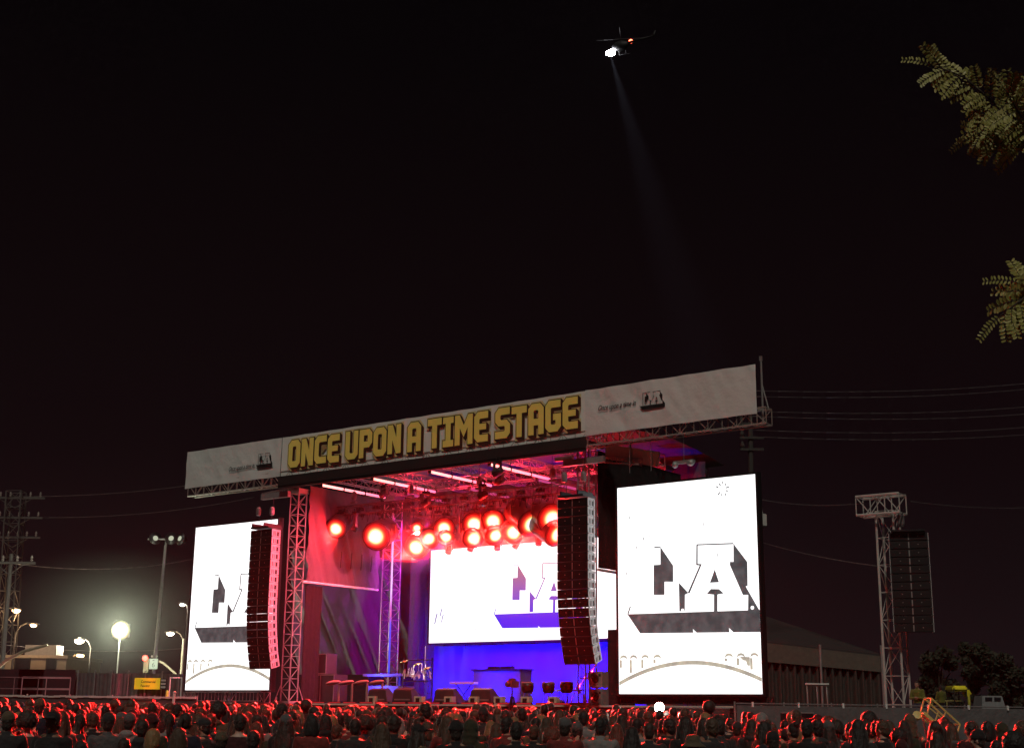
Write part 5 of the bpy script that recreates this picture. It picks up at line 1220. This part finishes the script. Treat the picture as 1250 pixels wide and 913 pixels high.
at_px(256, 865, 18, R(-20), 'long', 'dark', 'jacket', 'navy', fem=1)
at_px(208, 866, 16.5, 0, 'beanie', 'olive', 'jacket', 'charcoal')
at_px(16, 870, 13.0, R(-20), 'short', 'dark', 'hooded', 'maroon')
at_px(34, 872, 15.2, 0, 'long', 'black', 'jacket', 'maroon', fem=1)
at_px(100, 903, 9.4, 0, 'short', 'black', 'jacket', 'black')
at_px(314, 871, 13.8, R(20), 'short', 'dark', 'tee', 'white')
at_px(310, 891, 10.2, 0, 'short', 'black', 'jacket', 'black')
at_px(356, 867, 12.6, R(-15), 'short', 'dark', 'jacket', 'black')
at_px(398, 871, 14.0, R(15), 'bob', 'black', 'hooded', 'black')
at_px(412, 883, 12.8, R(-30), 'short', 'auburn', 'jacket', 'black', skin=3)
at_px(434, 876, 12.2, 0, 'short', 'black', 'jacket', 'charcoal')
at_px(467, 882, 11.6, R(-10), 'long', 'brown', 'tee', 'black', fem=1)
at_px(488, 876, 15.8, 0, 'bob', 'grey', 'jacket', 'black', fem=1)
at_px(512, 882, 11.5, R(-60), 'cap', 'black', 'jacket', 'tan', fem=1)
at_px(536, 879, 14.0, 0, 'long', 'brown', 'jacket', 'charcoal', fem=1)
at_px(545, 864, 21.0, 0, 'curly', 'dark', 'jacket', 'black')
at_px(557, 877, 11.0, 0, 'beanie', 'black', 'jacket', 'black')
at_px(577, 881, 13.0, R(12), 'short', 'dark', 'jacket', 'black')
at_px(606, 882, 13.6, R(-20), 'long', 'brown', 'jacket', 'maroon', fem=1)
at_px(630, 880, 11.2, 0, 'short', 'black', 'jacket', 'black')
at_px(617, 867, 21.5, R(25), 'bob', 'grey', 'jacket', 'charcoal', fem=1)
at_px(652, 884, 13.0, R(-20), 'short', 'brown', 'jacket', 'black')
at_px(673, 888, 12.2, R(10), 'curly', 'auburn', 'jacket', 'black', fem=1)
at_px(704, 880, 12.6, R(15), 'cap', 'grey', 'jacket', 'charcoal')
at_px(732, 888, 13.2, 0, 'ponytail', 'dark', 'jacket', 'black', fem=1)
at_px(753, 883, 12.4, R(-10), 'long', 'auburn', 'jacket', 'red', fem=1)
at_px(771, 886, 11.6, 0, 'long', 'black', 'jacket', 'black', fem=1)
at_px(792, 881, 12.2, R(-8), 'short', 'dark', 'jacket', 'charcoal')
at_px(836, 874, 12.0, R(15), 'long', 'black', 'jacket', 'black', fem=1)
at_px(846, 896, 9.8, R(-30), 'bucket', 'tan', 'jacket', 'tan')
at_px(864, 879, 14.5, R(-25), 'long', 'black', 'jacket', 'black', fem=1)
at_px(891, 876, 16.5, R(30), 'short', 'dark', 'jacket', 'black', skin=3)
at_px(900, 880, 15.0, R(-40), 'cap', 'charcoal', 'hooded', 'red')
at_px(928, 892, 12.4, R(30), 'long', 'auburn', 'jacket', 'maroon', fem=1)
at_px(943, 891, 10.6, R(-10), 'cap', 'black', 'jacket', 'black')
at_px(1006, 888, 16.0, R(-20), 'short', 'brown', 'jacket', 'red')
at_px(1020, 886, 15.5, R(15), 'short', 'dark', 'jacket', 'maroon')
at_px(1031, 889, 17.0, 0, 'beanie', 'white', 'jacket', 'black')
at_px(1056, 878, 15.5, R(60), 'short', 'black', 'jacket', 'grey', skin=2)
at_px(1097, 889, 14.0, R(-10), 'curly', 'black', 'jacket', 'black')
at_px(1100, 901, 12.0, R(-30), 'beanie', 'maroon', 'jacket', 'red')
at_px(1143, 893, 12.5, 0, 'long', 'dark', 'jacket', 'grey', fem=1)
at_px(1192, 889, 11.8, R(55), 'beanie', 'black', 'jacket', 'black', skin=3)
at_px(1236, 893, 10.4, R(-15), 'curly', 'black', 'jacket', 'maroon')
at_px(1215, 903, 12.4, 0, 'short', 'black', 'jacket', 'black')
at_px(997, 890, 18.5, 0, 'short', 'dark', 'jacket', 'black')
at_px(960, 889, 20.0, R(20), 'bob', 'black', 'jacket', 'charcoal', fem=1)
at_px(414, 866, 24.0, 0, 'short', 'dark', 'jacket', 'black', pose='up', fixed='person with one arm raised above the crowd below the purple column')
# workers behind the fence, one figure on the stage
for px, Y, lb_, yw in ((1119, 48.5, 'person in a yellow hi-vis vest beside the foot of the pale tower', 2.6), (1148, 60, 'person in a hi-vis vest left of the cart, turned away', .3)):
    p = AT(px, 831 if px == 1119 else 836, Y); person(p.x, Y, p.z, yw, 'short', 'dark', 'jacket', 'hi-vis', pose='cross', skin=2, base=1.42 if px != 1119 else 1.27, fixed=lb_)
for px, Y, zb_, lb_ in ((1119, 48.5, 1.27, 'low grey work platform under the hi-vis worker by the pale tower'), (1148, 60, 1.42, 'low grey work platform under the farther hi-vis worker by the cart')):
    t = thing('work_platform', lb_, 'platform', (AT(px, 850, Y).x, Y, 0)); b = MB(); b.box(0, 0, zb_-.05, 1.6, 1.2, .1); b.build('top', STEEL, t)
    for a in (-.7, .7):
        for c_ in (-.5, .5): b = MB(); b.tube((a, c_, 0), (a, c_, zb_-.1), .04); b.build('leg', STEEL, t)
p = S(7.9, 6.6); person(p.x, p.y, 1.98+1.62, stage_yaw(p.x, p.y)+R(150), 'short', 'dark', 'tee', 'white', pose='cross', skin=3, base=1.98, fixed='person in a white shirt standing on stage by the rear lattice column')
# fill the field up to the stage
def inside(x, y):
    v = (Vector((x, y, 0))-SO).dot(SN); u = (Vector((x, y, 0))-SO).dot(SA)
    if v > -2.6 or y > 60.5: return False
    if x > 8.2 and y > 41: return False
    k = x/y
    if abs(k) > .415: return False
    if k > .13 and y > 33-(k-.13)*50: return False
    return True
cells = {}
def free(x, y, r):
    cx, cy = int(x//1.2), int(y//1.2)
    for a in (-1, 0, 1):
        for c_ in (-1, 0, 1):
            for (qx, qy, qr) in cells.get((cx+a, cy+c_), ()):
                if (qx-x)**2+(qy-y)**2 < max(r, qr)**2: return False
    return True
def put(x, y, r): cells.setdefault((int(x//1.2), int(y//1.2)), []).append((x, y, r))
for x, y, r in placed: put(x, y, .42)
rnd = random.Random(5); pts = []
for tries in range(26000):
    y = math.sqrt(rnd.uniform(16.8**2, 60**2)); x = y*rnd.uniform(-.41, .41)
    if not inside(x, y): continue
    k = x/y
    if k > .16 and rnd.random() < .65: continue
    r = .56 if y < 26 else .70
    if free(x, y, r): put(x, y, r); pts.append((x, y))
pts.sort(key=lambda p: math.hypot(*p))
NI = 292-len(people)
HK = ['short']*9+['long']*8+['bob']*3+['curly']*2+['bun']+['ponytail']*2+['cap']*2+['beanie']
def rand_person(x, y):
    hair = rnd.choice(HK); fem = 1 if hair in ('long', 'bob', 'bun', 'ponytail') else int(rnd.random() < .3)
    hat = hair in ('cap', 'beanie', 'bucket')
    hcol = rnd.choice(('black', 'black', 'charcoal', 'charcoal', 'maroon', 'navy', 'grey', 'tan')) if hat else rnd.choice(('black', 'black', 'black', 'dark', 'dark', 'dark', 'brown', 'brown', 'auburn', 'blonde'))
    jk = rnd.choice(('jacket', 'jacket', 'hooded', 'tee', 'tee', 'hoodup' if rnd.random() < .3 else 'jacket')); jc = rnd.choice(('black', 'black', 'charcoal', 'charcoal', 'navy', 'maroon', 'grey', 'olive', 'white', 'tan', 'red'))
    h = rnd.gauss(1.66 if fem else 1.75, .055); h = min(1.88, max(1.52, h))
    near = y < 22
    if near: h = min(h, CAMZ-.0068*y+.07)      # those close by do not block the view in the photo
    pose = rnd.choice(('down', 'down', 'down', 'cross', 'phone'))
    person(x, y, h, stage_yaw(x, y)+rnd.gauss(0, .35), hair, hcol, jk, jc, pose, fem, rnd.choice((0, 1, 1, 2, 2, 3)))
for x, y in pts[:NI]: rand_person(x, y)
far = pts[NI:]
def low(kind, jacket):
    b = MB(); h = MB(); c_ = MB()
    loft(b, [(.75, .19, .13, 0), (1.1, .18, .12, 0), (1.32, .21, .13, 0), (1.42, .17, .10, -.01), (1.48, .07, .06, -.01)], 10); b.tube((0, 0, 1.42), (0, 0, 1.55), .06, 8)
    for s in (-1, 1): b.tube((s*.21, 0, 1.37), (s*.26, .05, .85), .06, 6, .04)
    for s in (-1, 1): b.tube((s*.09, 0, .8), (s*.1, 0, 0), .09, 6, .06)
    c_.ell((0, .01, 1.61), (.075, .092, .11), 10, 7)
    for s in (-1, 1): c_.ell((s*.077, 0, 1.595), (.012, .02, .03), 5, 4)
    if kind == 0: h.ell((0, -.02, 1.635), (.086, .098, .105), 10, 7)
    elif kind == 1: h.ell((0, -.02, 1.635), (.092, .10, .105), 10, 7); loft(h, [(1.25, .09, .03, -.12), (1.42, .115, .05, -.09), (1.6, .10, .09, -.03)], 8)
    elif kind == 2: h.ell((0, -.02, 1.655), (.125, .13, .125), 12, 8)
    else: h.ell((0, -.01, 1.655), (.092, .106, .095), 10, 7); h.ell((0, .12, 1.65), (.07, .07, .012), 8, 4)
    return b, c_, h
LOWS = [low(k, 0) for k in range(4)]
FM = [JM['black'], JM['charcoal'], JM['maroon'], JM['grey'], JM['navy'], JM['white'], SK[1], SK[2], HM_['black'], HM_['dark'], HM_['brown'], HM_['blonde'], JM['red']]
cb = MB()
for x, y in far:
    k = rnd.choice((0, 0, 1, 1, 1, 2, 3)); bb, cc, hh = LOWS[k]; s = rnd.gauss(1.0, .04)*(.985 if k == 1 else 1.01); yw = stage_yaw(x, y)+rnd.gauss(0, .4); c_, s_ = math.cos(yw)*s, math.sin(yw)*s
    for part, mi in ((bb, rnd.choice((0, 0, 1, 1, 2, 3, 4, 5))), (cc, rnd.choice((6, 7))), (hh, rnd.choice((8, 8, 9, 9, 10, 10)) if k != 3 else rnd.choice((0, 1, 3, 5, 12)))):
        cb.mi = mi; cb.add([(x+vx*c_-vy*s_, y+vx*s_+vy*c_, vz*s) for vx, vy, vz in part.v], part.f)
if far: tag(cb.build('distant_crowd', FM, None, True), kind='stuff')
# labels: look, row and what the person stands below
MARK = ((-1e9, 'left photo edge'), (75, 'the brightest floodlight'), (165, 'the yellow sign'), (225, 'the left video screen'), (300, 'the left array'), (345, 'the left tower'), (385, 'the flight cases'), (450, 'the rear column'), (500, 'the percussion rack'), (540, 'the blue backdrop'), (600, 'the blue table'), (660, 'the drums'), (690, 'the right array'), (745, 'the right screen left part'), (840, 'the right screen right part'), (935, 'the tent'), (1040, 'the pale tower'), (1130, 'the cart'), (1200, 'the parked van'))
def pix(o):
    d = o.matrix_world.translation if False else Vector(o.location)+Vector((0, 0, 1.6))-Vector((0, 0, CAMZ)); return PW/2+F*d.dot(RX)/d.dot(fw)
groups = {}
for q in people:
    q['o']['category'] = 'person'
    if q['fixed']: q['o']['label'] = q['fixed']; continue
    x = pix(q['o']); m_ = [n for x0, n in MARK if x >= x0][-1]; q['px'] = x
    row = 'nearest rows' if q['d'] < 19 else 'front half' if q['d'] < 23 else 'middle of the crowd' if q['d'] < 27 else 'far rows'
    groups.setdefault((q['look'], m_), []).append(q)
for (look, m_), qs in groups.items():
    qs.sort(key=lambda q: q['d']); n = len(qs)
    for i, q in enumerate(qs):
        q['o']['group'] = 'people watching the stage'
        w = '' if n == 1 else ', nearer' if n == 2 and i == 0 else ', farther' if n == 2 else (', nearest', ', second nearest', ', third nearest', ', farther back')[min(i, 3)]
        lab = f'person with {look} below {m_}{w}'
        q['o']['label'] = lab if len(lab.split()) <= 16 else lab.replace('below the ', 'below ').replace(' and ', ', ').replace('right screen left part', 'right screen').replace('hood pulled up', 'hood up')
#CROWD_END
# ------------------------------------------------------------------ haze
b = MB(); b.box(15.9, 5.0, 10.3, 14.6, 7.2, 3.4); sm = b.build('stage_smoke', BLACKM, None, False, S(0, 0, 0), -TH); tag(sm, kind='stuff'); sm.data.materials.clear()
M = bpy.data.materials.new('smoke_air'); M.use_nodes = True; q = M.node_tree; q.nodes.clear()
o_ = q.nodes.new('ShaderNodeOutputMaterial'); v = q.nodes.new('ShaderNodeVolumePrincipled'); v.inputs['Density'].default_value = .013; v.inputs['Color'].default_value = (.9, .9, .92, 1); v.inputs['Anisotropy'].default_value = .3
q.links.new(v.outputs[0], o_.inputs['Volume']); sm.data.materials.append(M)
fp = AT(147, 769, 82)
b = MB(); b.ell((0, 0, 0), (8, 8, 4.4), 20, 12); sm2 = b.build('flood_halo_haze', BLACKM, None, False, (fp.x, fp.y-.5, fp.z+.6)); tag(sm2, kind='stuff'); sm2.data.materials.clear()  # added ball of haze that gives the floodlight its halo
M = bpy.data.materials.new('flood_halo_air'); M.use_nodes = True; q = M.node_tree; q.nodes.clear()
o_ = q.nodes.new('ShaderNodeOutputMaterial'); v = q.nodes.new('ShaderNodeVolumePrincipled'); v.inputs['Color'].default_value = (.9, .92, .86, 1); v.inputs['Anisotropy'].default_value = .2
tcx = q.nodes.new('ShaderNodeTexCoord'); mp = q.nodes.new('ShaderNodeMapping'); mp.inputs['Scale'].default_value = (1/8, 1/8, 1/4.4); gr = q.nodes.new('ShaderNodeTexGradient'); gr.gradient_type = 'SPHERICAL'; ml = q.nodes.new('ShaderNodeMath'); ml.operation = 'MULTIPLY'; ml.inputs[1].default_value = .0034
q.links.new(tcx.outputs['Object'], mp.inputs[0]); q.links.new(mp.outputs[0], gr.inputs[0]); q.links.new(gr.outputs['Fac'], ml.inputs[0]); q.links.new(ml.outputs[0], v.inputs['Density'])
q.links.new(v.outputs[0], o_.inputs['Volume']); sm2.data.materials.append(M)
b = MB(); b.box(0, 210, 72, 560, 500, 146); hz = b.build('haze', BLACKM); tag(hz, kind='stuff')
hz.data.materials.clear()
M = bpy.data.materials.new('haze_air'); M.use_nodes = True; q = M.node_tree; q.nodes.clear()
o_ = q.nodes.new('ShaderNodeOutputMaterial'); v = q.nodes.new('ShaderNodeVolumePrincipled'); v.inputs['Density'].default_value = .00003; v.inputs['Color'].default_value = (.9, .9, .92, 1); v.inputs['Anisotropy'].default_value = .25
q.links.new(v.outputs[0], o_.inputs['Volume']); hz.data.materials.append(M)
